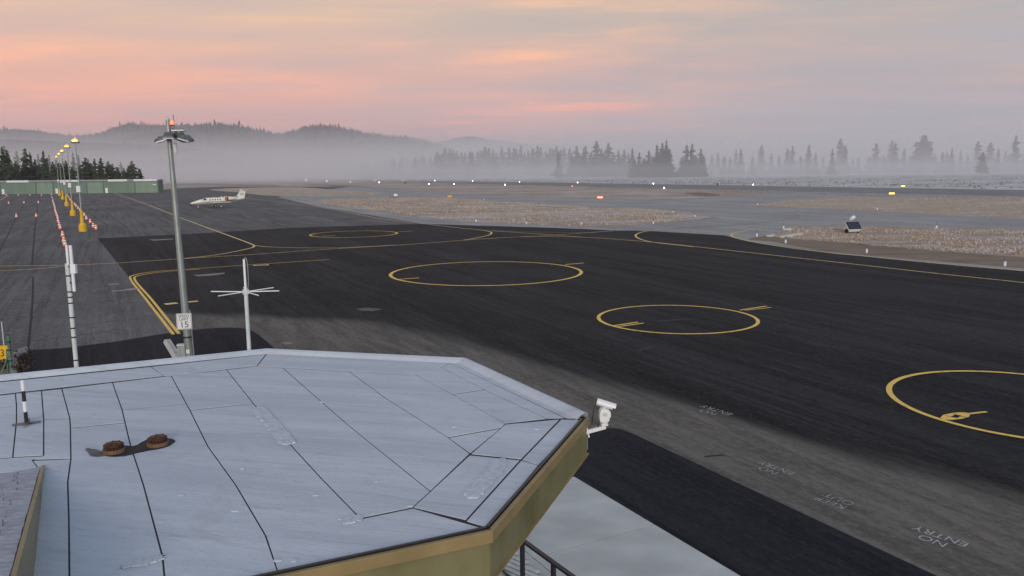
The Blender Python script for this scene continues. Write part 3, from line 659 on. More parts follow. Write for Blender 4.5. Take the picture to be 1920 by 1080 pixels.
m = lathe([(.055, .05), (.06, .06), (.085, .07), (.088, .13), (.08, .14)], 20); m.v = [tuple(Vector(v)+tp) for v in m.v]; Sx(m.build('pan_base', M_WHITE, smooth=True))
vw = Vector((1, .05, 0)).normalized(); pr = Vector((-vw.y, vw.x, 0))
def Pv(o, u_, v_, w_): return tuple(o+vw*u_+pr*v_+Vector((0, 0, w_)))
m = MB(); pf = [(-.105, .11), (.085, .11), (.10, .15), (.10, .19), (.125, .20), (.13, .30), (.08, .375), (-.075, .385), (-.11, .31), (-.115, .20)]
m.v = [Pv(tp, u_, -.095, w_) for u_, w_ in pf]+[Pv(tp, u_, .095, w_) for u_, w_ in pf]; n_ = len(pf)
m.f = [tuple(range(n_)), tuple(range(n_, 2*n_))[::-1]]+[(k, n_+k, n_+(k+1) % n_, (k+1) % n_) for k in range(n_)]
Sx(m.build('tilt_body', M_WHITE, bevel=.012))
m = lathe([(.03, 0), (.045, .01), (.045, .025), (.02, .03)], 16); rt = Matrix.Rotation(R(90), 3, 'X'); m.v = [tuple(tp+vw*.0+pr*-.09+Vector((0, 0, .275))+rt @ Vector(v)) for v in m.v]; Sx(m.build('tilt_knob', M_WHITE2, smooth=True))
hd = (vw*.90+pr*-.12+Vector((0, 0, -.28))).normalized(); hb = tp+Vector((0, 0, .475))-hd*.17+vw*.0; hf = hb+hd*.36
Sx(MB().tube([hb, hb+hd*.02, hf-hd*.01, hf], [.058, .068, .072, .070], 20).build('camera_housing', M_WHITE, smooth=True))
sh_u = Vector((0, 0, .008))
m = MB(); vs_ = []
s1 = hd.cross(Vector((0, 0, 1))).normalized(); s2 = s1.cross(hd)
for p in (hb-hd*.0, hf+hd*.055):
    for o_ in (.078, .084): vs_ += [p+s1*math.cos(t)*o_+s2*math.sin(t)*o_ for t in [math.pi*(k/10) for k in range(11)]]
m.v = [tuple(v) for v in vs_]
for k in range(10): m.f += [(11+k, 11+k+1, 33+k+1, 33+k), (k+1, k, 22+k, 22+k+1), (22+k, 33+k, 33+k+1, 22+k+1), (k, k+1, 11+k+1, 11+k)]
Sx(m.build('sun_shield', M_WHITE, smooth=True))
Sx(MB().tube([hf-hd*.002, hf+hd*.006], .055, 20).build('lens_window', M_GLASS))
Sx(MB().tube([tp+Vector((0, 0, .36)), (hb+hf)/2-Vector((0, 0, .06))], .035, 12).build('neck', M_WHITE))
cb = cor+adn*.05+Vector((0, 0, .09))
Sx(MB().tube(catmull([hb+Vector((0, 0, -.02)), hb+Vector((-.05, 0, -.12)), hb+Vector((-.09, -.03, -.3)), cb+Vector((.06, .02, .06)), cb+Vector((-.03, 0, 0))], 6), .010, 8).build('cable', M_BLACK))
Sx(MB().tube(catmull([cb+Vector((-.03, 0, .0)), cb+ad*.25+Vector((0, 0, .05)), cb+ad*.5+Vector((0, 0, .02)), cb+ad*.55+Vector((0, 0, -.07))], 6), .010, 8).build('cable', M_BLACK))

r_.scale = (.68, .68, .68)
# ------------------------------------------------------------------ mast and antenna on the far eave of the terminal
b0 = g(142, 697, ZR)+Vector((-.1, .22, 0)); zt = on_plumb(b0, 459)
r_ = empty('banded_mast', (b0.x, b0.y, 2.2), label='pale galvanised mast with black straps and white tubes behind the flat roof', cat='mast')
def h_at(py): return on_plumb(b0, py)-2.2
MB().tube([(0, 0, 0), (0, 0, h_at(494))], .041, 14).build('pole', M_WHITE2, r_, smooth=True)
for py in (517, 547, 557, 568, 595, 615, 632, 675):
    z_ = h_at(py); MB().tube([(0, 0, z_-.012), (0, 0, z_+.012)], .047, 14).build('strap', M_BLACK, r_)
MB().tube([(.10, -.02, h_at(546)), (.10, -.02, h_at(460))], .030, 12).build('white_tube', M_WHITE, r_, smooth=True)
MB().tube([(.03, -.02, h_at(496)), (.03, -.02, h_at(459))], .024, 12).build('white_tube', M_WHITE, r_, smooth=True)
MB().box((.13, -.03, h_at(504)), (.10, .08, .17)).build('junction_box', M_WHITE, r_, bevel=.01)
MB().box((.05, 0, h_at(500)), (.12, .05, .03)).build('clamp', M_BLACK, r_); MB().box((.05, 0, h_at(530)), (.12, .05, .03)).build('clamp', M_BLACK, r_)
MB().tube([(0, 0, .8), (.1, -.35, .8)], .02, 8).build('wall_bracket', M_GALVD, r_); MB().tube([(0, 0, 1.9), (.1, -.35, 1.9)], .02, 8).build('wall_bracket', M_GALVD, r_)
b0 = g(461, 666, ZR)+Vector((0, .22, 0))
r_ = empty('radial_antenna', (b0.x, b0.y, 2.2), label='white pole antenna with a star of horizontal radial rods', cat='antenna')
zh = h_at(547); zt = h_at(486)
MB().tube([(0, 0, 0), (0, 0, zh)], .040, 12).build('pole', M_WHITE2, r_, smooth=True)
MB().tube([(0, 0, zh), (0, 0, zt)], .024, 10).build('whip', M_WHITE, r_, smooth=True)
MB().tube(catmull([(.03, 0, zh+.05), (.052, 0, zh+.1), (.052, 0, zt), (.026, 0, zt+.03), (0, 0, zt)], 4), .008, 8).build('whip_loop', M_GALV, r_)
MB().tube([(0, 0, zh-.05), (0, 0, zh+.05)], .065, 12).build('hub', M_WHITE2, r_)
for k, (a_, l_) in enumerate(((4, .66), (52, .66), (112, .66), (176, .72), (238, .66), (-52, .68))):
    MB().tube([(.05*math.cos(R(a_)), .05*math.sin(R(a_)), zh), (l_*math.cos(R(a_)), l_*math.sin(R(a_)), zh+.005)], .011, 8).build('radial_rod', M_WHITE, r_)
MB().tube([(0, 0, 1.9), (.0, -.35, 1.9)], .02, 8).build('wall_bracket', M_GALVD, r_)

# ------------------------------------------------------------------ flood-light pole with the speed limit sign
b0 = g(357, 690); zt = on_plumb(b0, 224)
r_ = empty('floodlight_pole', b0, label='tall galvanised floodlight pole carrying a red beacon and a speed sign', cat='light pole')
PR = R(-1.2)   # the pole leans a touch
lean = Vector((math.sin(PR), 0, 0))
def ax(z): return Vector((lean.x*z, 0, z))
def hz(py): return on_plumb(b0, py)
MB().tube([ax(0), ax(zt)], [.17, .085], 16).build('pole', M_GALV, r_, smooth=True)
MB().tube([ax(0), ax(.12)], .26, 16).build('base_flange', M_GALV, r_)
zl = hz(262)
arm = MB(); arm.tube([ax(zl+.1)+Vector((-.42, -.05, 0)), ax(zl+.1)+Vector((.85, -.05, .04))], .04, 8); arm.build('cross_arm', M_GALVD, r_)
MB().tube([ax(zl+.12), ax(zl+.10)+Vector((.3, .6, .02))], .04, 8).build('cross_arm', M_GALVD, r_)
def luminaire(c, d, tilt):
    u = Vector((d[0], d[1], 0)).normalized(); v = Vector((-u.y, u.x, 0))
    m = MB()
    P = []
    for (s_, wd, top, bot) in ((0, .16, .12, .0), (.18, .40, .16, -.02), (.62, .44, .10, -.03), (.72, .36, .04, -.03)):
        for sg in (-1, 1): P += [Vector(c)+u*s_+v*sg*wd/2*.72+Vector((0, 0, top-s_*tilt)), Vector(c)+u*s_+v*sg*wd/2+Vector((0, 0, bot-s_*tilt))]
    m.v = [tuple(p) for p in P]
    for k in range(3):
        o = k*4; m.f += [(o, o+2, o+6, o+4), (o+1, o+5, o+7, o+3), (o, o+4, o+5, o+1), (o+2, o+3, o+7, o+6)]
    m.f += [(0, 1, 3, 2), (12, 14, 15, 13)]
    h = m.build('luminaire_head', M_GALVD, r_)
    lc = Vector(c)+u*.42+Vector((0, 0, -.06-.42*tilt))
    MB().box(lc, (.50, .36, .05), M=Matrix.Rotation(math.atan2(u.y, u.x), 3, 'Z') @ Matrix.Rotation(math.atan(tilt), 3, 'Y')).build('lens', M_LUM, h)
luminaire(ax(zl)+Vector((.22, -.1, .14)), (-1, -.25), .30)
luminaire(ax(zl)+Vector((.30, -.05, .16)), (1, -.25), .28)
luminaire(ax(zl)+Vector((.12, .15, .16)), (.45, 1), .25)
luminaire(ax(zl)+Vector((.05, -.12, .16)), (.35, -1), .10)
MB().box(ax(hz(245))+Vector((.42, -.02, 0)), (.50, .30, .05)).build('equipment_tray', M_WHITE, r_, bevel=.01)
MB().tube([ax(hz(245))+Vector((.06, 0, 0)), ax(hz(245))+Vector((.2, 0, 0))], .03, 8).build('tray_arm', M_GALVD, r_)
for dx in (.28, .52): MB().box(ax(hz(249))+Vector((dx, 0, .0)), (.10, .12, .12)).build('ballast', M_GALVD, r_)
bz = hz(231)
bcn = lathe([(.06, -.10), (.06, 0), (.05, .02)], 14); bcn.v = [tuple(Vector(v)+ax(bz)+Vector((.17, 0, 0))) for v in bcn.v]; bc = bcn.build('beacon_base', M_GALVD, r_)
bcn = lathe([(.05, .02), (.075, .05), (.075, .13), (.045, .17), (.01, .18)], 14); bcn.v = [tuple(Vector(v)+ax(bz)+Vector((.17, 0, -.08))) for v in bcn.v]; bcn.build('beacon_lens', M_LAMPP, bc, smooth=True)
MB().tube([ax(bz-.1)+Vector((0, 0, 0)), ax(bz-.1)+Vector((.17, 0, 0))], .02, 8).build('beacon_arm', M_GALVD, r_)
MB().tube([ax(bz)+Vector((.26, 0, -.2)), ax(hz(215))+Vector((.24, 0, 0))], .014, 6).build('whip_antenna', M_GALVD, r_)
MB().tube([ax(bz-.2)+Vector((0, 0, 0)), ax(bz-.2)+Vector((.27, 0, 0))], .015, 6).build('whip_arm', M_GALVD, r_)
MB().tube([ax(zt-.02), ax(zt+.14)], [.09, .02], 12).build('pole_cap', M_WHITE2, r_)
MB().tube([ax(zl-.55)+Vector((.26, -.1, 0)), ax(zl-.12)+Vector((.22, -.1, 0))], [.07, .085], 12).build('sensor', M_WHITE2, r_)
MB().tube([ax(zl-.3)+Vector((0, -.05, 0)), ax(zl-.3)+Vector((.2, -.1, 0))], .02, 8).build('sensor_arm', M_GALVD, r_)
MB().tube([ax(.3)+Vector((.21, -.02, 0)), ax(2.5)+Vector((.20, -.02, 0))], .028, 8).build('conduit', M_GALV, r_)
for z_ in (1.35, 1.9): MB().tube([ax(z_-.03), ax(z_+.03)], .19, 16).build('strap', M_BLACK, r_)
MB().box(ax(.75)+Vector((.03, -.17, 0)), (.14, .02, .16)).build('number_plate', M_WHITE, r_)
# speed limit sign
zs = hz(601); sgn = empty('speed_limit_sign', b0+ax(zs)+Vector((.0, -.20, 0)), R(16), label='white speed limit 15 sign strapped to the floodlight pole', cat='sign')
MB().box((0, 0, 0), (.60, .014, .68)).build('panel', M_WHITE, sgn, bevel=.004)
bm_k = M_BLACK
fr = MB()
for s_ in (-1, 1): fr.box((0, -.0085, s_*.315), (.56, .003, .012)); fr.box((s_*.275, -.0085, 0), (.012, .003, .62))
fr.build('border', M_BLACK, sgn)
for txt, sz, zz_ in (('SPEED', .155, .215), ('LIMIT', .155, .085), ('15', .36, -.145)):
    o = link('lettering', text_mesh(txt, sz, 'lettering', .001), M_BLACK, sgn); o.location = (0, -.0095, zz_); o.rotation_euler = (R(90), 0, 0)
    o.scale = (1.0, 1.0, 1)
for s_ in (-1, 1): MB().box((0, .06, s_*.2), (.1, .12, .03)).build('mount_strap', M_GALVD, sgn)
c = g(343, 683)
r_ = empty('electrical_cabinet', c, R(12), label='small grey electrical cabinet at the foot of the floodlight pole', cat='cabinet')
MB().box((0, 0, .45), (.34, .30, .80)).build('body', M_GALV, r_, bevel=.015); MB().box((0, 0, .865), (.38, .34, .03)).build('lid', M_WHITE2, r_); MB().box((0, -.156, .45), (.28, .012, .66)).build('door', M_GALV, r_); MB().box((0, 0, .03), (.44, .40, .06)).build('plinth', M_CONC, r_)
a, b = g(314, 642), g(338, 680); d = b-a
r_ = empty('kerb_block', (a+b)/2, math.atan2(d.y, d.x), label='long pale concrete kerb block beside the floodlight pole', cat='kerb')
m = MB(); ln = d.length
m.add([(-ln/2, -.20, 0), (ln/2, -.20, 0), (ln/2, .20, 0), (-ln/2, .20, 0), (-ln/2, -.13, .16), (ln/2, -.13, .16), (ln/2, .13, .16), (-ln/2, .13, .16)], [(0, 3, 2, 1), (4, 5, 6, 7), (0, 1, 5, 4), (1, 2, 6, 5), (2, 3, 7, 6), (3, 0, 4, 7)])
m.build('block', M_CONC, r_, bevel=.02)
MB().box((0, 0, .165), (ln*.9, .10, .012)).build('metal_strip', M_GALV, r_)

# ------------------------------------------------------------------ gate corner at the far left
c = g(4, 690)
r_ = empty('yellow_sign', c, label='yellow panel sign with a dark mark behind the flat roof', cat='sign')
z0, z1 = on_plumb(c, 674), on_plumb(c, 648); x1 = (at_depth(17, 660, c.y)-c).x
MB().box((x1-.45, 0, (z0+z1)/2), (.9, .03, z1-z0)).build('panel', M_SAFY, r_, bevel=.006)
o = link('lettering', text_mesh('3', .42, 'lettering', .002), M_BLACK, r_); o.location = (x1-.28, -.02, (z0+z1)/2-.03); o.rotation_euler = (R(90), 0, 0)
for dx in (-.7, -.1): MB().tube([(x1+dx, .04, 0), (x1+dx, .04, z1)], .03, 8).build('post', M_GALVD, r_)
M_GATE = mat('green_gate_paint', (.10, .19, .15), .5, .2, 6)
c = g(22, 698); zt = on_plumb(c, 628)
r_ = empty('gate_post', c, label='green steel gate post with braces next to the yellow sign', cat='gate post')
MB().tube([(0, 0, 0), (0, 0, zt)], .065, 12).build('post', M_GATE, r_); MB().tube([(0, 0, zt), (0, 0, zt+.04)], [.075, .03], 12).build('cap', M_BLACK, r_)
for z_ in (.5, .95, 1.3): MB().tube([(0, 0, z_-.025), (0, 0, z_+.025)], .08, 12).build('hinge', M_BLACK, r_)
MB().tube([(0, 0, .9), (-.30, -.2, 0)], .03, 8).build('brace', M_GATE, r_); MB().tube([(-.16, 0, 0), (-.12, 0, 1.0)], .03, 8).build('brace', M_GATE, r_)
MB().tube([(-.16, 0, .62), (.0, 0, .62)], .03, 8).build('cross_bar', M_BLACK, r_)
c = g(10, 672)
r_ = MB().tube([(0, 0, 0), (0, 0, on_plumb(c, 603))], .022, 8).build('thin_stake', M_WHITE2); r_.location = c; tag(r_, 'thin pale stake rising behind the yellow sign', 'stake')
a, b, c_, d_ = g(33, 659), g(52, 654), g(52, 664), g(36, 668)
MB().prism([a, b, c_, d_], 0, .12).build('concrete_pad', M_CONC2, bevel=.01, label='small concrete pad at the corner of the driveway', cat='pad')
a, b = g(32, 668), g(26, 712)
d = b-a; o = MB().box((0, 0, .09), (d.length, .22, .2)).build('edge_kerb', M_CONC2, bevel=.02, label='narrow concrete kerb running from the pad towards the terminal', cat='kerb'); o.location = (a+b)/2; o.rotation_euler.z = math.atan2(d.y, d.x)
MB().sheet(pp([(-80, 655), (30, 660), (27, 715), (-80, 730)]), .016).build('bare_soil', M_DIRT, kind='structure')
def twiggy(c, n, h, sp, seed, name, lab):
    rr = random.Random(seed); r_ = empty(name, c, label=lab, cat='shrub'); m = MB(); lv = MB()
    for k in range(n):
        a_ = rr.uniform(0, 6.28); l_ = rr.uniform(.5, 1)*h; e_ = Vector((math.cos(a_)*sp*rr.uniform(.2, 1), math.sin(a_)*sp*rr.uniform(.2, 1), l_))
        m.tube([(0, 0, 0), e_*.5+Vector((0, 0, l_*.1)), e_], [.012, .008, .003], 4, False)
        for j in range(7):
            p = e_*rr.uniform(.35, 1.05)+Vector((rr.uniform(-.1, .1), rr.uniform(-.1, .1), rr.uniform(-.08, .08))); s_ = rr.uniform(.03, .07)
            u = Vector((rr.uniform(-1, 1), rr.uniform(-1, 1), rr.uniform(-1, 1))).normalized(); v = u.orthogonal().normalized()
            lv.add([p-u*s_, p+v*s_*.6, p+u*s_, p-v*s_*.6], [(0, 1, 2, 3)])
    m.build('stems', M_TWIG, r_); lv.build('leaves', M_TWIG, r_)
twiggy(g(45, 684), 26, .55, .55, 1, 'bare_shrub', 'dark leafless shrub beside the concrete pad')
twiggy(g(40, 700), 22, .45, .5, 2, 'bare_shrub', 'dark leafless shrub between the kerb and the flat roof edge')
twiggy(g(8, 693), 22, .5, .5, 3, 'bare_shrub', 'brown leafless shrub below the yellow sign')

# ------------------------------------------------------------------ hangar, apron lamps and cones on the grey apron
hl, hr = g(0, 364.5), g(298, 361); hd_ = (hr-hl).normalized(); HLEN = 150
h0 = hr-hd_*HLEN; ang = math.atan2(hd_.y, hd_.x); HH = on_plumb(hr, 337.5)
r_ = empty('hangar', h0, ang, label='long low green metal hangar in front of the conifers', cat='hangar')
MB().box((HLEN/2, 3, HH/2), (HLEN, 6, HH)).build('wall', M_GREEN, r_)
m = MB(); m.add([(-.4, -.5, HH+.05), (HLEN+.4, -.5, HH+.05), (HLEN+.4, 3, HH+.42), (-.4, 3, HH+.42), (-.4, 6.5, HH+.05), (HLEN+.4, 6.5, HH+.05), (-.4, -.5, HH-.12), (HLEN+.4, -.5, HH-.12), (HLEN+.4, 6.5, HH-.12), (-.4, 6.5, HH-.12)],
      [(0, 1, 2, 3), (3, 2, 5, 4), (6, 7, 1, 0), (9, 4, 5, 8), (6, 9, 8, 7), (0, 3, 4, 9, 6), (1, 7, 8, 5, 2)]); roof = m.build('roof', M_HROOF, r_)
def hx(px): 
    d = ray(px, 362); # intersect with facade line
    t = (h0.x*hd_.y-h0.y*hd_.x)/(d.x*hd_.y-d.y*hd_.x); p = Vector((d.x*t, d.y*t, 0)); return (p-h0).dot(hd_)
div = [-70, 1.5, 69, 101, 164, 195, 254, 297]
for k in range(len(div)-1):
    a, b = hx(div[k])+.25, hx(div[k+1])-.25
    if k in (2, 4, 6):
        dr = MB().box(((a+b)/2, -.05, (HH-.9)/2), (b-a, .12, HH-.9)).build('hangar_door', M_GREEND, r_); MB().box(((a+b)/2, -.125, HH*.52), (b-a, .03, .12)).build('rail', M_GREEN, dr)
    else:
        for q_ in range(3):
            w_ = (b-a)/3; MB().box((a+w_*(q_+.5), -.03, (HH-.3)/2), (w_-.08, .08, HH-.3)).build('wall_panel', M_GREEN, r_)
    MB().box((hx(div[k+1]), -.1, HH/2-.1), (.22, .2, HH-.2)).build('pilaster', M_GALVD, r_)
for px in (6.5, 107, 200.5): MB().box((hx(px), -.12, 1.2), (1.1, .08, 2.3)).build('white_door', M_WHITE, r_)
MB().box((hx(291), -.1, 3.7), (1.5, .06, .35)).build('sign_plate', M_WHITE, r_)
for a, b in ((15, 57), (116, 152), (205, 241), (253, 296.5)):
    a, b = hx(a), hx(b); MB().box(((a+b)/2, -.52, HH+.02), (b-a, .06, .95)).build('frosted_panel', M_HPANE, roof)
# apron lamps
def apron_lamp(base, ztop, white, nth):
    r_ = empty('apron_lamp', base, label='tall apron lamp with yellow base and lit amber head, '+nth+' from the hangar', cat='lamp post', group='apron lamps standing in a row between the cones')
    MB().tube([(0, 0, .1), (0, 0, ztop)], [.13, .065], 10).build('pole', M_GALV, r_, smooth=True)
    lathe([(.55, 0), (.55, .8), (.46, 1.0), (.27, 1.3), (.19, 3.1), (.12, 3.14)], 14).build('yellow_base', M_SAFY, r_)
    MB().box((.0, -.2, white), (.55, .30, .9)).build('white_box', M_WHITE, r_)
    hd2 = MB().box((0, 0, ztop), (1.0, .5, .22)).build('lamp_head', M_GALVD, r_)
    MB().box((-.05, -.02, ztop+.22), (.62, .42, .30)).build('lamp_lens', M_LAMPO, hd2)
    lathe([(.14, ztop+.40), (.14, ztop+.62), (.05, ztop+.68)], 10).build('red_beacon', M_LAMPP, r_)
for nth, ((bx, by), ty) in zip(('fifth', 'fourth', 'third', 'second', 'first'), (((155.8, 434), 263), ((137, 404.5), 274), ((125.5, 386.5), 282.6), ((118, 374), 288.5), ((112, 367), 294))):
    b0 = g(bx, by); apron_lamp(b0, on_plumb(b0, ty)-.3, 6.2, nth)
ORD = 'first second third fourth fifth sixth seventh eighth ninth tenth eleventh twelfth thirteenth fourteenth fifteenth sixteenth'.split()
# traffic cones
cone0 = None
def cone(px, py, label, group, sc_=1.0):
    global cone0
    p = g(px, py)
    if cone0 is None:
        cone0 = empty('traffic_cone', p)
        MB().box((0, 0, .04), (.62, .62, .08)).build('base', M_TYRE, cone0)
        bd = lathe([(.27, .08), (.215, .32)], 14).build('body', M_ORNG, cone0, smooth=True); bd['label'] = 'orange lower body'
        for z0_, z1_, mt in ((.32, .55, M_WHITE), (.55, .66, M_ORNG), (.66, .82, M_WHITE), (.82, .95, M_ORNG)):
            lathe([(.27-.2*(z0_-.08), z0_), (.27-.2*(z1_-.08), z1_)], 14).build('sleeve', mt, cone0, smooth=True)
        o = cone0
    else: o = copy_tree(cone0)
    o.location = p; o.scale = (sc_,)*3; o.rotation_euler.z = random.uniform(0, 1.5)
    tag(o, label, 'cone', group)
for k, (x, y) in enumerate(((578, 205), (585, 240), (594, 275), (600, 300), (608, 325), (615, 352), (620, 382), (627, 410), (637, 440), (648, 475), (655, 515), (668, 560), (677, 592), (705, 678), (720, 748), (732, 784))):
    cone(x/6+.4, 330+y/6+2.4, ORD[k]+' orange and white cone from the hangar in the row left of the apron lamps', 'cones along the dark joint left of the apron lamps')
for k, (x, y) in enumerate(((750, 210), (763, 225), (775, 245), (788, 265), (800, 283), (815, 303), (840, 320), (855, 340), (878, 365), (900, 388), (948, 445), (972, 485), (1015, 525), (1050, 575), (1080, 598))):
    cone(x/6+.4, 330+y/6+2.4, ORD[k]+' orange and white cone from the hangar in the row right of the apron lamps', 'cones right of the apron lamps')
for x, y in ((98, 305), (270, 300), (432, 297), (185, 460), (407, 455), (70, 212), (205, 212), (335, 212), (465, 212)):
    cone(x/6+.4, 330+y/6+2.4, 'lone orange and white cone on a joint of the grey apron', 'scattered cones on the left of the grey apron')

# ------------------------------------------------------------------ business jet
mp = g(409, 388.7); jaz = R(-130)
fwd = Vector((math.sin(jaz), math.cos(jaz), 0))
jet = empty('business_jet', mp, math.atan2(fwd.y, fwd.x), label='parked cream white twin-engine business jet with red engine covers', cat='jet')
# x forward, y to the left wing; main wheels near x = 0
prof = [(-6.9, .10, 2.10), (-6.2, .26, 2.02), (-4.8, .52, 1.88), (-3.2, .72, 1.74), (-1.5, .80, 1.66), (1.0, .80, 1.62), (2.6, .80, 1.62), (3.6, .72, 1.56), (4.3, .60, 1.44), (5.2, .46, 1.32), (6.0, .30, 1.22), (6.5, .14, 1.17), (6.65, .03, 1.16)]
m = MB(); n_ = 20
for x_, r2, zc in prof:
    for k in range(n_):
        t = 2*math.pi*k/n_; zz_ = math.sin(t)*r2
        if zz_ < 0: zz_ *= .92
        m.v.append((x_, math.cos(t)*r2, zc+zz_))
for j in range(len(prof)-1): m.f += [(j*n_+k, (j+1)*n_+k, (j+1)*n_+(k+1) % n_, j*n_+(k+1) % n_) for k in range(n_)]
m.f += [tuple(range(n_)), tuple((len(prof)-1)*n_+k for k in range(n_))[::-1]]
fus = m.build('fuselage', M_JET, jet, smooth=True)
for s_ in (1, -1):
    m = MB(); pts = []
    for x_, r2, zc in prof[1:-2]: pts += [(x_, s_*(r2*.985+.012), zc-.16*r2), (x_, s_*(r2*.93+.012), zc-.36*r2)]
    m.v = pts; m.f = [(2*i, 2*i+1, 2*i+3, 2*i+2) for i in range(len(pts)//2-1)]; m.build('stripe', M_STRIPE, fus)
    for k in range(5): MB().box((2.1-k*.62, s_*.74, 1.90), (.30, .10, .30)).build('cabin_window', M_GLASS, fus, bevel=.03)
    m = MB(); m.add([(4.15, s_*.05, 2.06), (3.45, s_*.05, 2.32), (3.2, s_*.52, 2.24), (2.95, s_*.74, 2.02), (3.5, s_*.72, 1.83), (4.0, s_*.45, 1.90)], [(0, 1, 2, 3, 4, 5)]); 
    me = m.mesh('windshield'); 
    o = link('windshield', me, M_GLASS, fus); sdm = o.modifiers.new('s', 'SOLIDIFY'); sdm.thickness = .12; sdm.offset = 0
    # wing
    m = MB(); y0, y1 = .3, 7.1
    def sec(xl, ch, y_, z_, th): return [(xl, y_, z_), (xl-ch*.3, y_, z_+th), (xl-ch, y_, z_+.01), (xl-ch*.35, y_, z_-th*.6)]
    A_, B_ = sec(1.6, 2.3, s_*y0, 1.05, .15), sec(.75, 1.0, s_*y1, 1.42, .06)
    m.v = A_+B_; m.f = [(k, (k+1) % 4, 4+(k+1) % 4, 4+k) for k in range(4)]+[(0, 1, 2, 3), (7, 6, 5, 4)]
    wg = m.build('wing', M_JET, jet); MB().tube([(.9, s_*7.1, 1.42), (-.4, s_*7.12, 1.42)], [.05, .05], 8).build('tip_light', M_JET, wg)
    # engine
    m = lathe([(.34, 1.05), (.42, .95), (.46, .5), (.46, -.2), (.36, -.9), (.26, -1.15)], 18)
    m.v = [(v[2]-2.6, v[0]+s_*1.35, v[1]+2.15) for v in m.v]; en = m.build('engine', M_JET, jet, smooth=True)
    m = lathe([(.40, 1.0), (.41, 1.12), (.30, 1.16), (.02, 1.17)], 18); m.v = [(v[2]-2.6, v[0]+s_*1.35, v[1]+2.15) for v in m.v]; m.build('engine_cover', M_RED, en, smooth=True)
    m = lathe([(.475, .55), (.475, .95)], 18); m.v = [(v[2]-2.6, v[0]+s_*1.35, v[1]+2.15) for v in m.v]; m.build('cover_strap', M_RED, en, smooth=True)
    MB().box((-2.7, s_*.92, 2.1), (1.3, .5, .12)).build('pylon', M_JET, en)
    m = MB(); A_, B_ = sec(-6.0, 1.15, s_*.05, 4.25, .05), sec(-6.4, .65, s_*2.4, 4.30, .03)
    m.v = A_+B_; m.f = [(k, (k+1) % 4, 4+(k+1) % 4, 4+k) for k in range(4)]+[(0, 1, 2, 3), (7, 6, 5, 4)]; m.build('tailplane', M_JET, jet)
    MB().tube([(0, s_*1.95, .3), (.1, s_*1.8, 1.15)], .06, 8).build('gear_leg', M_WHITE2, jet)
    wl = MB().tube([(0, s_*1.95-.11, .29), (0, s_*1.95+.11, .29)], .29, 18).build('wheel', M_TYRE, jet); MB().tube([(0, s_*1.95-.12, .29), (0, s_*1.95+.12, .29)], .17, 14).build('rim', M_WHITE, wl)
m = MB(); 
m.v = [(-3.6, .05, 2.35), (-6.75, .05, 4.25), (-7.1, .05, 4.25), (-7.35, .05, 4.22), (-6.6, .05, 2.1), (-6.6, -.05, 2.1), (-7.35, -.05, 4.22), (-7.1, -.05, 4.25), (-6.0, -.05, 4.25), (-3.6, -.05, 2.35)]
m = MB(); fp = [(-3.9, 2.40), (-4.9, 2.75), (-6.0, 4.24), (-7.3, 4.24), (-6.75, 2.05), (-5.5, 2.1)]
m.v = [(x_, .07, z_) for x_, z_ in fp]+[(x_, -.07, z_) for x_, z_ in fp]; k_ = len(fp); m.f = [tuple(range(k_)), tuple(range(k_, 2*k_))[::-1]]+[(i, k_+i, k_+(i+1) % k_, (i+1) % k_) for i in range(k_)]
fin = m.build('fin', M_JET, jet)
for s_ in (1, -1):
    for k in range(5): MB().box((-5.75-k*.20, s_*.075, 3.1), (.13, .012, .22)).build('registration_mark', M_BLACK, fin)
MB().box((-4.7, 0, 2.42), (.7, .5, .25)).build('intake_fairing', M_GALVD, jet)
MB().tube([(4.9, 0, .25), (4.8, 0, 1.1)], .05, 8).build('nose_gear_leg', M_WHITE2, jet)
wl = MB().tube([(4.9, -.09, .24), (4.9, .09, .24)], .24, 16).build('wheel', M_TYRE, jet); MB().tube([(4.9, -.10, .24), (4.9, .10, .24)], .14, 12).build('rim', M_WHITE, wl)
MB().tube([(1.0, 0, 2.40), (.9, 0, 2.72)], [.05, .02], 6).build('blade_antenna', M_JET, jet); 
MB().tube([(-.9, 0, 2.44), (-1.05, 0, 2.75)], [.12, .10], 8).build('beacon', M_JET, jet)

# ------------------------------------------------------------------ airfield lights, markers and equipment
def airfield_light(px, py, mt, label, group, rad=.17, zc=None):
    p = g(px, py+1.2)
    o = empty('airfield_light', p, label=label, cat='airfield light', group=group)
    MB().tube([(0, 0, 0), (0, 0, .45)], .07, 6).build('stem', M_GALVD, o)
    m = lathe([(rad*.6, .45), (rad, .45+rad*.5), (rad, .45+rad*1.6), (rad*.3, .45+rad*2.2)], 10); m.build('lamp_globe', mt, o, smooth=True)
nf = -1
for px, py in ((513, 335), (524, 334.5), (542, 336), (574, 337.5), (589, 333.5), (623, 335), (661, 335.5), (704, 337), (755, 338), (815, 338.7), (886, 339.5), (974, 341.2), (1083, 343), (1225, 345.2), (1412, 347.3)):
    nf = nf+1; airfield_light(px, py, M_LAMPW, ORD[nf]+' lit white lamp from the foggy end along the far runway edge', 'white lamps along the far runway edge', .17)
nf = -1
for px, py in ((574, 338.5), (613, 339.5), (657, 341), (711, 342), (804, 345.5), (851, 345.7), (947, 347.5), (1245, 353.8)):
    nf = nf+1; airfield_light(px, py, M_LAMPW, ORD[nf]+' lit white lamp from the foggy end along the near runway edge', 'white lamps along the near runway edge', .17)
for px, py in ((470, 334), (482, 334.2), (493, 334.2)):
    airfield_light(px, py, M_LAMPR, 'tiny red lamp where the runway fades into the fog', 'red lamps at the foggy runway end', .26)
airfield_light(1073, 350.5, M_LAMPR, 'reddish lamp among the white ones on the near runway edge', None, .22)
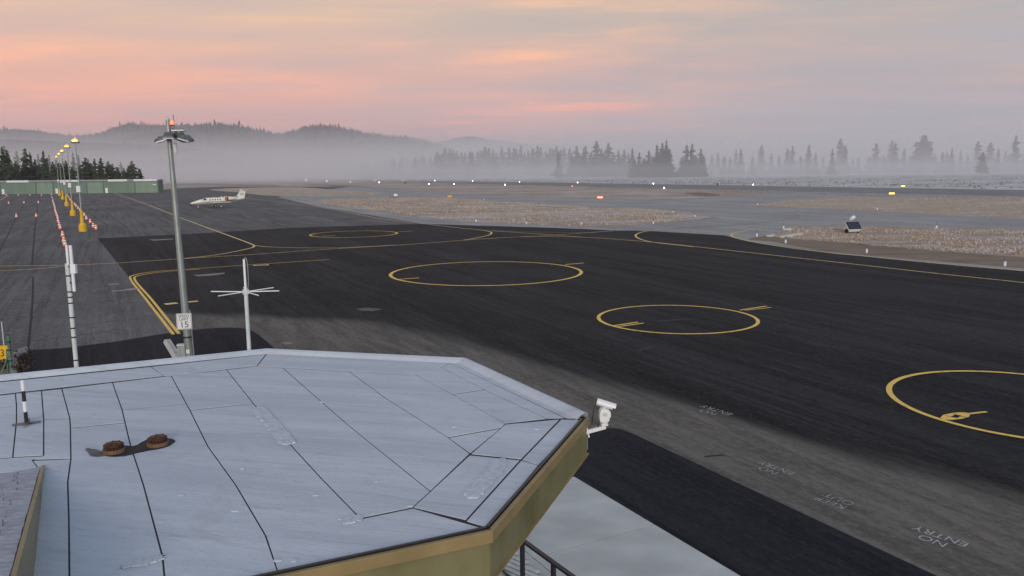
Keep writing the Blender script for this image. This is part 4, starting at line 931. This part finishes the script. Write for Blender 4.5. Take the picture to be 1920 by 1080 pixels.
def lit_sign(px, py, mt, wd, lab):
    p = g(px, py+1.5); o = empty('lit_sign', p, R(-10), label=lab, cat='lit sign')
    MB().box((0, 0, .45), (wd, .12, .42)).build('panel', mt, o)
    for s_ in (-1, 1): MB().tube([(s_*wd*.4, 0, 0), (s_*wd*.4, 0, .25)], .05, 6).build('leg', M_GALVD, o)
    MB().box((0, .1, .45), (wd+.1, .08, .5)).build('housing', M_GALVD, o)
lit_sign(1125, 371.5, M_LAMPR, 1.5, 'glowing red taxiway sign at the edge of the middle grass')
lit_sign(1693, 349.5, M_LAMPY, 1.4, 'lit yellow sign beyond the runway in the frosted field')
lit_sign(1672, 364, M_LAMPY, 1.5, 'lit yellow sign standing between the runway and the tan grass')
def marker(px, py, lab='short white reflective stake on the dirt beside the taxiway', grp='white stakes beside the taxiways', h=.55):
    p = g(px, py); o = empty('edge_marker', p, label=lab, cat='stake', group=grp)
    MB().tube([(0, 0, 0), (0, 0, h*.7)], .10, 8).build('white_sleeve', M_WHITE, o); MB().tube([(0, 0, h*.7), (0, 0, h*1.35)], .05, 6).build('blue_tip', mat_blue, o)
mat_blue = mat('blue_reflector', (.10, .13, .26), .4, .1, 3)
for px, py in ((1419, 443.5), (1473, 456), (1625, 474), (1884, 499), (1469, 428.5), (1756, 428)): marker(px, py)
for px, py in ((893, 415.5), (987, 420), (1090, 421), (1225, 419.5), (1262, 399), (1303, 407), (907, 374.5), (698, 364.5), (1645, 393), (1420, 384)):
    marker(px, py, 'small white reflective stake at the rim of a grass island', 'white stakes on the grass islands')
# solar sign trailer
p = g(1600, 437)
r_ = empty('solar_trailer', p, R(20), label='solar powered trailer with tilted panel and white lamp head on the grass', cat='trailer')
Mx = Matrix.Rotation(R(52), 3, 'X')
sp = MB().box((0, 0, .95), (2.0, 1.1, .06), M=Mx).build('solar_panel', M_SOLAR, r_); MB().box((0, .05, .91), (2.1, 1.2, .04), M=Mx).build('panel_frame', M_WHITE, sp)
MB().box((0, .2, .35), (1.7, .8, .3)).build('trailer_body', M_WHITE2, r_, bevel=.03)
for s_ in (-1, 1):
    wl = MB().tube([(s_*.9-.08, .2, .26), (s_*.9+.08, .2, .26)], .26, 14).build('wheel', M_TYRE, r_)
MB().tube([(.1, .5, .4), (.1, .5, 1.9)], .05, 8).build('mast', M_GALV, r_)
MB().tube([(-.2, .3, 1.75), (.45, .55, 1.95)], [.2, .24], 12).build('lamp_head', M_WHITE, r_, smooth=True)
p = g(742, 371)
r_ = empty('wind_sensor', p, label='small white weather instrument on a stand at the island edge', cat='instrument')
MB().box((0, 0, .9), (1.1, .5, .7)).build('case', M_WHITE, r_, bevel=.04); MB().tube([(0, 0, 0), (0, 0, .7)], .12, 8).build('stand', M_GALVD, r_); MB().box((-1.2, 0, .25), (1.5, .8, .5)).build('battery_box', M_GALVD, r_)
p = g(843, 371.5)
r_ = empty('yellow_marker_sign', p, label='small unlit yellow sign on two legs at the island edge', cat='sign')
MB().box((0, 0, .55), (1.3, .1, .55)).build('panel', M_SAFY, r_)
for s_ in (-.5, .5): MB().tube([(s_, 0, 0), (s_, 0, .4)], .05, 6).build('leg', M_GALVD, r_)
for px, py, lab in ((1347, 347, 'dark striped box beside the far runway edge'), (793, 339.5, 'dark box on the runway, far into the fog'), (760, 344.3, 'dark box at the near runway edge beside the track')):
    p = g(px, py); r_ = empty('runway_box', p, label=lab, cat='box')
    MB().box((0, 0, .55), (1.8, .5, .9)).build('panel', M_BLACK, r_, bevel=.03)
    for s_ in (-.6, .6): MB().box((s_, 0, .06), (.15, .5, .12)).build('foot', M_GALVD, r_)
    if px > 1000: MB().box((.35, -.27, .55), (.35, .03, .9)).build('white_stripe', M_WHITE, r_)
# concrete stubs in the rubble at the tip of the right island
for k, (a, b, lab) in enumerate((((1466, 446), (1503, 440.5), 'pale concrete beam lying at the tip of the grass island'), ((1440, 444.5), (1450, 443.5), 'pale slab fragment at the tip of the grass island'), ((1468, 432), (1482, 431.5), 'low pale rubble bar next to the blue-tipped stake'))):
    a, b = g(*a), g(*b); d = b-a; o = MB().box((0, 0, .13), (d.length, .5, .26)).build('concrete_beam', M_CONC, bevel=.04, label=lab, cat='rubble'); o.location = (a+b)/2; o.rotation_euler.z = math.atan2(d.y, d.x)

# ------------------------------------------------------------------ trees
def make_crown(seed, levels, nb, wid, bare, droop, shape, dens=3):
    rr = random.Random(seed); m = MB()
    for i in range(levels):
        t = (i+rr.uniform(-.5, .5))/levels; z = bare+(1-bare)*max(0, t)
        if z > .992: continue
        t = max(0, min(1, t))
        rad = wid*((1-t)**shape)*rr.uniform(.50, 1.18)+.004
        if t < .15: rad *= .7+2*t
        ph = rr.uniform(0, 6.28); nn_ = max(4, int(nb*(.45+.55*(1-t))))
        for k in range(nn_):
            if rr.random() < .20+.12*math.sin(k*1.7+i*.9+seed): continue
            a = ph+2*math.pi*k/nn_+rr.uniform(-.5, .5); l_ = rad*rr.uniform(.45, 1.2)*(1+.18*math.sin(a*2+seed)); d = Vector((math.cos(a), math.sin(a), 0)); s_ = Vector((-d.y, d.x, 0))
            z0 = z+rr.uniform(-.5, .5)/levels
            for q_ in range(dens):
                f0 = rr.uniform(.05, .75); f1 = min(1.0, f0+rr.uniform(.3, .5))
                wd = (l_*.30+.012)*rr.uniform(.6, 1.2)
                c0 = Vector((0, 0, z0-droop*l_*f0+rr.uniform(-.012, .012)))+d*l_*f0+s_*wd*rr.uniform(-.6, .6); c1 = Vector((0, 0, z0-droop*l_*f1+rr.uniform(-.014, .006)))+d*l_*f1+s_*wd*rr.uniform(-.6, .6)
                mid_ = (c0+c1)/2; tz = Vector((0, 0, wd*rr.uniform(.3, 1.0)))
                m.add([c0+tz*.3, mid_+s_*wd-tz*rr.uniform(.1, .9), c1-tz*rr.uniform(-.2, .7), mid_-s_*wd-tz*rr.uniform(.1, .9)], [(0, 1, 2, 3)])
                m.add([c0+tz*.5, mid_+tz*rr.uniform(0, .6), c1-tz*.2, mid_-tz*rr.uniform(.5, 1.3)+s_*wd*rr.uniform(-.4, .4)], [(0, 1, 2, 3)])
    return m.mesh('crown')
def make_trunk(wd):
    m = MB(); m.tube([(0, 0, -.01), (0, 0, .5), (0, 0, .97)], [wd, wd*.6, .002], 7)
    for k in range(10):
        a = k*2.4; z = .12+k*.075; l_ = .07*(1-z)
        m.tube([(0, 0, z), (math.cos(a)*l_, math.sin(a)*l_, z-.01)], [.004, .001], 4, False)
    return m.mesh('trunk')
VAR = []
for sd2, lv, nb, wd, bare, dr, sh_, mt in ((1, 44, 12, .185, .035, .40, .72, M_NEED), (2, 46, 11, .150, .05, .45, .70, M_NEED), (3, 40, 13, .215, .03, .30, .62, M_NEED2), (4, 38, 12, .190, .12, .25, .55, M_NEED2), (5, 46, 11, .130, .04, .45, .75, M_NEED), (6, 36, 15, .270, .03, .25, .50, M_NEED2), (7, 34, 16, .290, .10, .25, .48, M_NEED)):
    cm = make_crown(sd2*11, lv, nb, wd, bare, dr, sh_); cm.materials.append(mt); tm = make_trunk(.016); tm.materials.append(M_BARK); VAR.append((cm, tm))
tr = random.Random(5)
def tree(px, ytop, D, var, label, group, wf=1.0, name='conifer'):
    p = at_depth(px, 330, D); p.z = 0; h = on_plumb(p, ytop)
    o = empty(name, p, tr.uniform(0, 6.28), label=label, cat='tree', group=group); o.scale = (h*wf, h*wf, h)
    cm, tm = VAR[var]
    link('crown', cm, None, o); link('trunk', tm, None, o)
LG = ('dark green conifer in the clear row behind the hangar', 'clear dark conifers behind the hangar')
for px, yt, v in ((8, 274, 0), (16, 279, 2), (50, 277, 2), (85, 281, 0), (127, 300, 5), (162, 295, 5), (179, 296, 2), (192, 295, 2), (205, 302, 5), (213, 306, 2), (232, 315, 5), (250, 301, 5), (264, 316, 6), (150, 309, 5), (112, 305, 6), (67, 297, 2), (32, 300, 5), (-22, 282, 2), (-50, 288, 0), (0, 298, 6), (100, 302, 5), (222, 313, 6), (172, 306, 6), (242, 314, 6), (188, 308, 5), (45, 305, 6), (75, 308, 6), (138, 312, 6), (20, 302, 6), (60, 288, 4), (92, 294, 4)):
    tree(px+tr.uniform(-1.5, 1.5), yt, 404+tr.uniform(0, 30)-px*.03, v, *LG, wf=tr.uniform(1.05, 1.35))
LG2 = ('hazy grey-green conifer standing in fog behind the dark hangar trees', 'hazy conifers behind the hangar trees')
for px, yt, v in ((35, 281, 0), (75, 287, 0), (95, 289, 1), (140, 286, 1), (150, 289, 4), (12, 272, 2), (228, 303, 2), (120, 296, 1), (60, 284, 1), (-15, 276, 0), (108, 292, 1), (168, 297, 4)):
    tree(px, yt, 760+tr.uniform(-30, 60), v, *LG2, wf=1.2)
LG3 = ('barely visible conifer deep in the fog right of the hangar', 'faint conifers deep in the fog')
for px, yt, v in ((297, 318, 2), (340, 320, 0), (305, 322, 5), (360, 321, 2), (420, 322, 5), (520, 322, 2), (560, 319, 0), (600, 318, 2), (640, 315, 2), (655, 317, 5), (475, 323, 5)):
    tree(px, yt, 1500+tr.uniform(-80, 80), v, *LG3, wf=1.4)
for px, yt, v, D, lab in ((1185, 276.5, 4, 900, None), (1198, 284, 0, 850, None), (1216, 281, 0, 850, None), (1231, 270, 4, 850, None), (1241, 266, 0, 860, None), (1248.5, 262, 1, 840, None), (1254, 278, 2, 835, None), (1207, 296, 5, 845, None), (1224, 292, 2, 845, None), (1236, 284, 5, 840, None), (1190, 297, 2, 850, None), (1247, 290, 2, 835, None)):
    tree(px, yt, D, v, 'dark pointed conifer in the dense clump at the end of the tree line', 'dark clump ending the tree line', wf=tr.uniform(1.25, 1.6))
for px, yt, v in ((1286.5, 270, 0), (1296.6, 268, 0), (1313, 277, 0), (1319, 291, 2), (1278, 293, 2), (1304, 290, 2)):
    tree(px, yt, 850, v, 'dark conifer in the separate small group beside a gap in the tree line', 'separate group of dark conifers', wf=tr.uniform(1.25, 1.55))
MG_ = ('misty conifer in the long fogged tree line beyond the runway', 'misty conifers of the tree line')
for px, yt, v in ((1118, 263, 2), (1140.6, 267, 2), (1081, 272, 0), (1097.5, 272, 0), (1094, 277, 1), (1159, 280, 0), (1170, 279, 0), (1127, 277, 0), (1150, 285, 2), (1108, 284, 2), (1178, 286, 0), (1132, 286, 5), (1088, 288, 5), (1072, 288, 2), (1165, 293, 5)):
    tree(px, yt, 990+tr.uniform(-20, 40), v, *MG_, wf=tr.uniform(1.3, 1.7))
tree(1047, 283, 930, 2, 'single darker conifer standing before the misty tree line', None, wf=1.1)
for k in range(34):
    px = 822+k*7.4+tr.uniform(-2.5, 2.5); yt = 283-(px-822)/200*7+tr.uniform(-6, 7)
    tree(px, yt, 1180+tr.uniform(-40, 90), tr.choice((0, 1, 2, 0)), 'pale conifer nearly lost in fog in the left half of the tree line', 'pale foggy conifers of the tree line', wf=tr.uniform(1.4, 1.9))
for k in range(26):
    px = 677+k*5.8+tr.uniform(-2, 2); yt = 311-(px-677)/145*22+tr.uniform(-4, 4)
    tree(px, yt, 1330+tr.uniform(-60, 60), tr.choice((1, 0, 4)), 'small grey conifer in the low left end of the tree line', 'low left end of the tree line', wf=tr.uniform(1.2, 1.6))
RG = ('misty grey conifer in the loose row beyond the frosted field', 'misty conifers beyond the frosted field')
for px, yt, v in ((1379, 280, 0), (1388, 277, 0), (1368, 295, 2), (1426, 271, 2), (1445, 287, 0), (1475, 276, 0), (1484, 272, 0), (1500, 291, 2), (1514.6, 270, 1), (1528, 285, 0), (1542, 293, 2), (1573, 258, 2), (1582, 271, 2), (1608, 293, 2), (1598, 294, 0), (1640, 266.5, 0), (1669, 262, 2), (1676, 266, 0), (1693, 277, 0), (1728, 253, 6), (1739, 264, 2), (1716, 272, 2), (1765, 283, 0), (1773, 285, 0), (1782, 277, 1), (1799, 283, 1), (1830, 263.6, 2), (1853, 266, 2), (1869, 277, 0), (1882, 282, 0), (1899.6, 252, 0), (1918, 281, 0), (1345, 286, 0), (1357, 292, 2), (1410, 293, 2), (1460, 292, 2), (1655, 290, 2), (1812, 290, 2), (1940, 270, 0), (1960, 262, 2), (1334, 290, 0), (1627, 292, 2), (1705, 291, 2), (1750, 289, 5)):
    tree(px, yt, 1090+tr.uniform(-40, 70), v, {1728: 'broadest misty conifer with a rounded crown beyond the frosted field', 1573: 'tall misty conifer with a darker lower one at its foot', 1899.6: 'tall slender misty conifer standing higher than its neighbours, beyond the round-topped tree', 1426: 'stout misty conifer alone in a gap next to the separate dark group'}.get(px, RG[0]), RG[1], wf=tr.uniform(1.25, 1.7))
tree(1559, 277, 960, 0, 'darker conifer standing just before the tallest misty one', None, wf=1.1)
tree(1840, 285, 850, 6, 'compact dark round-topped tree with a bare trunk on the frosted field', None, wf=1.15)

# ------------------------------------------------------------------ hills behind the fog
def hills(name, D, prof_px, depth, seed, lab=None):
    rr = random.Random(seed); pts = []
    P = catmull([Vector((x, y, 0)) for x, y in prof_px], 10)
    rows = 15; m = MB(); cols = len(P); tops = []
    for j in range(rows):
        t = j/(rows-1); s_ = math.sin(math.pi*min(1, t*1.0))**.8 if t < 1 else 0
        dd = D+depth*(t-.5)
        for i, p in enumerate(P):
            top = at_depth(p.x, p.y, D); base = top.copy(); hh = max(1.0, top.z)
            prf = (t*2)**.85 if t <= .5 else ((1-t)*2)**.85
            z = hh*prf*(1+(rr.uniform(-.07, .07) if 0 < t < 1 and abs(t-.5) > .05 else 0)+.06*math.sin(i*.21+j*1.7)*(1 if prf < .8 else 0))
            m.v.append((base.x*dd/D, dd, z if 0 < j < rows-1 else -2))
    for j in range(rows-1): m.f += [(j*cols+i, j*cols+i+1, (j+1)*cols+i+1, (j+1)*cols+i) for i in range(cols-1)]
    o = m.build(name, M_HILL, smooth=True, kind='structure')
    return m.v, rows, cols
H1 = [(-400, 262), (-200, 248), (-60, 243), (0, 240.5), (25, 239.5), (60, 241), (90, 245.5), (140, 251), (165, 250), (190, 246), (215, 236), (240, 228.5), (258, 230), (285, 231.5), (320, 231), (350, 232), (400, 240), (480, 255), (560, 275), (620, 300)]
H2 = [(150, 290), (200, 268), (250, 254), (300, 245), (330, 238), (360, 233), (400, 230.5), (440, 233), (470, 239), (500, 246), (530, 250), (560, 241), (585, 236), (610, 234.5), (630, 236.5), (660, 243), (700, 250), (740, 254.5), (770, 258), (800, 264), (840, 275), (880, 300)]
H3 = [(760, 290), (800, 270), (835, 260), (870, 252.5), (885, 251.5), (905, 255), (940, 261), (1000, 266), (1080, 268), (1160, 272), (1260, 280), (1400, 300)]
H4 = [(-300, 270), (-100, 263), (0, 261.5), (60, 263), (120, 266), (180, 268), (260, 271), (330, 275), (400, 285), (460, 300)]
fo = MB(); frr = random.Random(12)
def wood(grid, rows, cols, n, hmin, hmax, jlo, jhi):
    for _ in range(n):
        j = frr.randrange(jlo, jhi); i = frr.randrange(cols-1); a, b = frr.random(), frr.random()
        g00, g10, g01 = (Vector(grid[q_]) for q_ in (j*cols+i, j*cols+i+1, (j+1)*cols+i)); p = g00+(g10-g00)*a+(g01-g00)*b
        if p.z < 25: continue
        h = frr.uniform(hmin, hmax); r_2 = h*.30
        fo.add([p+Vector((r_2*math.cos(t), r_2*math.sin(t), -3)) for t in (0, 2.1, 4.2)]+[p+Vector((0, 0, h))], [(0, 1, 3), (1, 2, 3), (2, 0, 3)])
G1 = hills('far_hills', 3000, [(x, y+4) for x, y in H1], 900, 1); wood(*G1, 5000, 6, 11, 3, 8)
G2 = hills('wooded_hills', 2300, [(x, y+4) for x, y in H2], 760, 2); wood(*G2, 9000, 6, 13, 2, 8)
G3 = hills('faint_hills', 4700, [(x, y+4) for x, y in H3], 900, 3)
G4 = hills('low_hills', 1900, H4, 480, 4); wood(*G4, 1800, 6, 11, 2, 6)
fo.build('hill_forest', M_HILL, label='distant conifer forest covering the hills behind the fog', cat='forest', kind='stuff')

# ------------------------------------------------------------------ grass tufts and sage
def inside(p, poly):
    c = False; j = len(poly)-1
    for i in range(len(poly)):
        if (poly[i][1] > p[1]) != (poly[j][1] > p[1]) and p[0] < (poly[j][0]-poly[i][0])*(p[1]-poly[i][1])/(poly[j][1]-poly[i][1])+poly[i][0]: c = not c
        j = i
    return c
gr = random.Random(9); m = MB()
def tuft(m, x, y, s_, z0=.016):
    for k in range(4):
        a = gr.uniform(0, 6.28); l_ = s_*gr.uniform(.6, 1.2); wd = s_*.35
        d = Vector((math.cos(a), math.sin(a), 0)); e = Vector((-d.y, d.x, 0))
        b = Vector((x, y, z0))+d*s_*.15
        m.add([b-e*wd, b+e*wd, b+d*l_*.7+Vector((0, 0, l_*gr.uniform(.5, 1)))], [(0, 1, 2)])
for key, n, rng in (('d', 7000, (.10, .26)), ('b', 9000, (.12, .32)), ('c', 3500, (.12, .3)), ('a', 900, (.15, .35))):
    poly = ISL[key]; x0, x1 = min(p[0] for p in poly), max(p[0] for p in poly); y0, y1 = min(p[1] for p in poly), max(p[1] for p in poly)
    x1 = min(x1, 190); got = 0; tries = 0
    while got < n and tries < n*12:
        tries += 1; p = (gr.uniform(x0, x1), gr.uniform(y0, y1))
        # clumpy
        if math.sin(p[0]*.55+1.3*math.sin(p[1]*.31))+math.sin(p[1]*.47+p[0]*.21)+gr.uniform(-1.2, 1.2) < -.3: continue
        if inside(p, poly): tuft(m, p[0], p[1], gr.uniform(*rng)); got += 1
m.build('grass_tufts', M_BLADE, label='frosted dry grass tufts covering the islands between taxiways', cat='grass', kind='stuff')
m = MB()
for _ in range(5200):
    s_ = gr.uniform(-420, 1200); t_ = gr.expovariate(1/170)+6
    if t_ > 620: continue
    p = ra+RUN*s_+nrm*t_
    tuft(m, p.x, p.y, gr.uniform(.25, .85), .0)
for _ in range(2600):
    s_ = gr.uniform(-300, 700); p = rb+RUN*s_-nrm*gr.uniform(3, 26); tuft(m, p.x, p.y, gr.uniform(.12, .34), .0)
m.build('sage_scrub', M_SHRUB, label='low frosted sage scrub over the field beyond the runway', cat='scrub', kind='stuff')

# ------------------------------------------------------------------ haze and ground fog
def volume(name, dens, col, lab):
    mt = bpy.data.materials.new(name); mt.use_nodes = True; t = mt.node_tree; t.nodes.clear()
    v = t.nodes.new('ShaderNodeVolumePrincipled'); v.inputs['Color'].default_value = (*col, 1); v.inputs['Density'].default_value = dens
    v.inputs['Anisotropy'].default_value = .1
    t.links.new(v.outputs[0], t.nodes.new('ShaderNodeOutputMaterial').inputs['Volume'])
    return mt
def fogbox(name, x0, x1, y0, y1, z0, z1, dens, lab):
    MB().box(((x0+x1)/2, (y0+y1)/2, (z0+z1)/2), (x1-x0, y1-y0, z1-z0)).build(name, volume(name, dens, (.97, .965, .98), lab), label=lab, cat='fog', kind='stuff')
fogbox('haze', -7400, 7400, -1800, 7400, -4, 235, .00010, 'thin morning haze over the whole airfield')
fogbox('ground_fog', -4300, 4300, 540, 4600, -2, 46, .0012, 'bank of ground fog lying in front of the hills and trees')
fogbox('ground_fog', -4100, 4100, 1050, 5300, -1.8, 150, .00022, 'high thin mist filling the valley before the hills')
for k, (y0, top) in enumerate(((1560, 60), (1590, 77), (1620, 98))): fogbox('ground_fog', -4200+20*k, 4200-20*k, y0, 4500+20*k, -1.9+.05*k, top, .00064, ('lowest', 'middle', 'topmost')[k]+' layer of the bright fog filling the valley before the hills')
for k, (y0, top, de) in enumerate(((625, 11, .0007), (655, 14, .0007), (690, 18, .0006), (725, 23, .0006), (765, 31, .0005))):
    fogbox('ground_fog', -3900+60*k, 3900-60*k, y0, 4200-30*k, -1.5+.1*k, top, de, ('lowest fog layer around the feet of the far trees', 'low fog layer reaching the lower branches of the far trees', 'fog layer drifting at mid height of the far trees', 'thinning fog layer below the tops of the far trees', 'thin fog veil around the upper crowns of the far trees')[k])
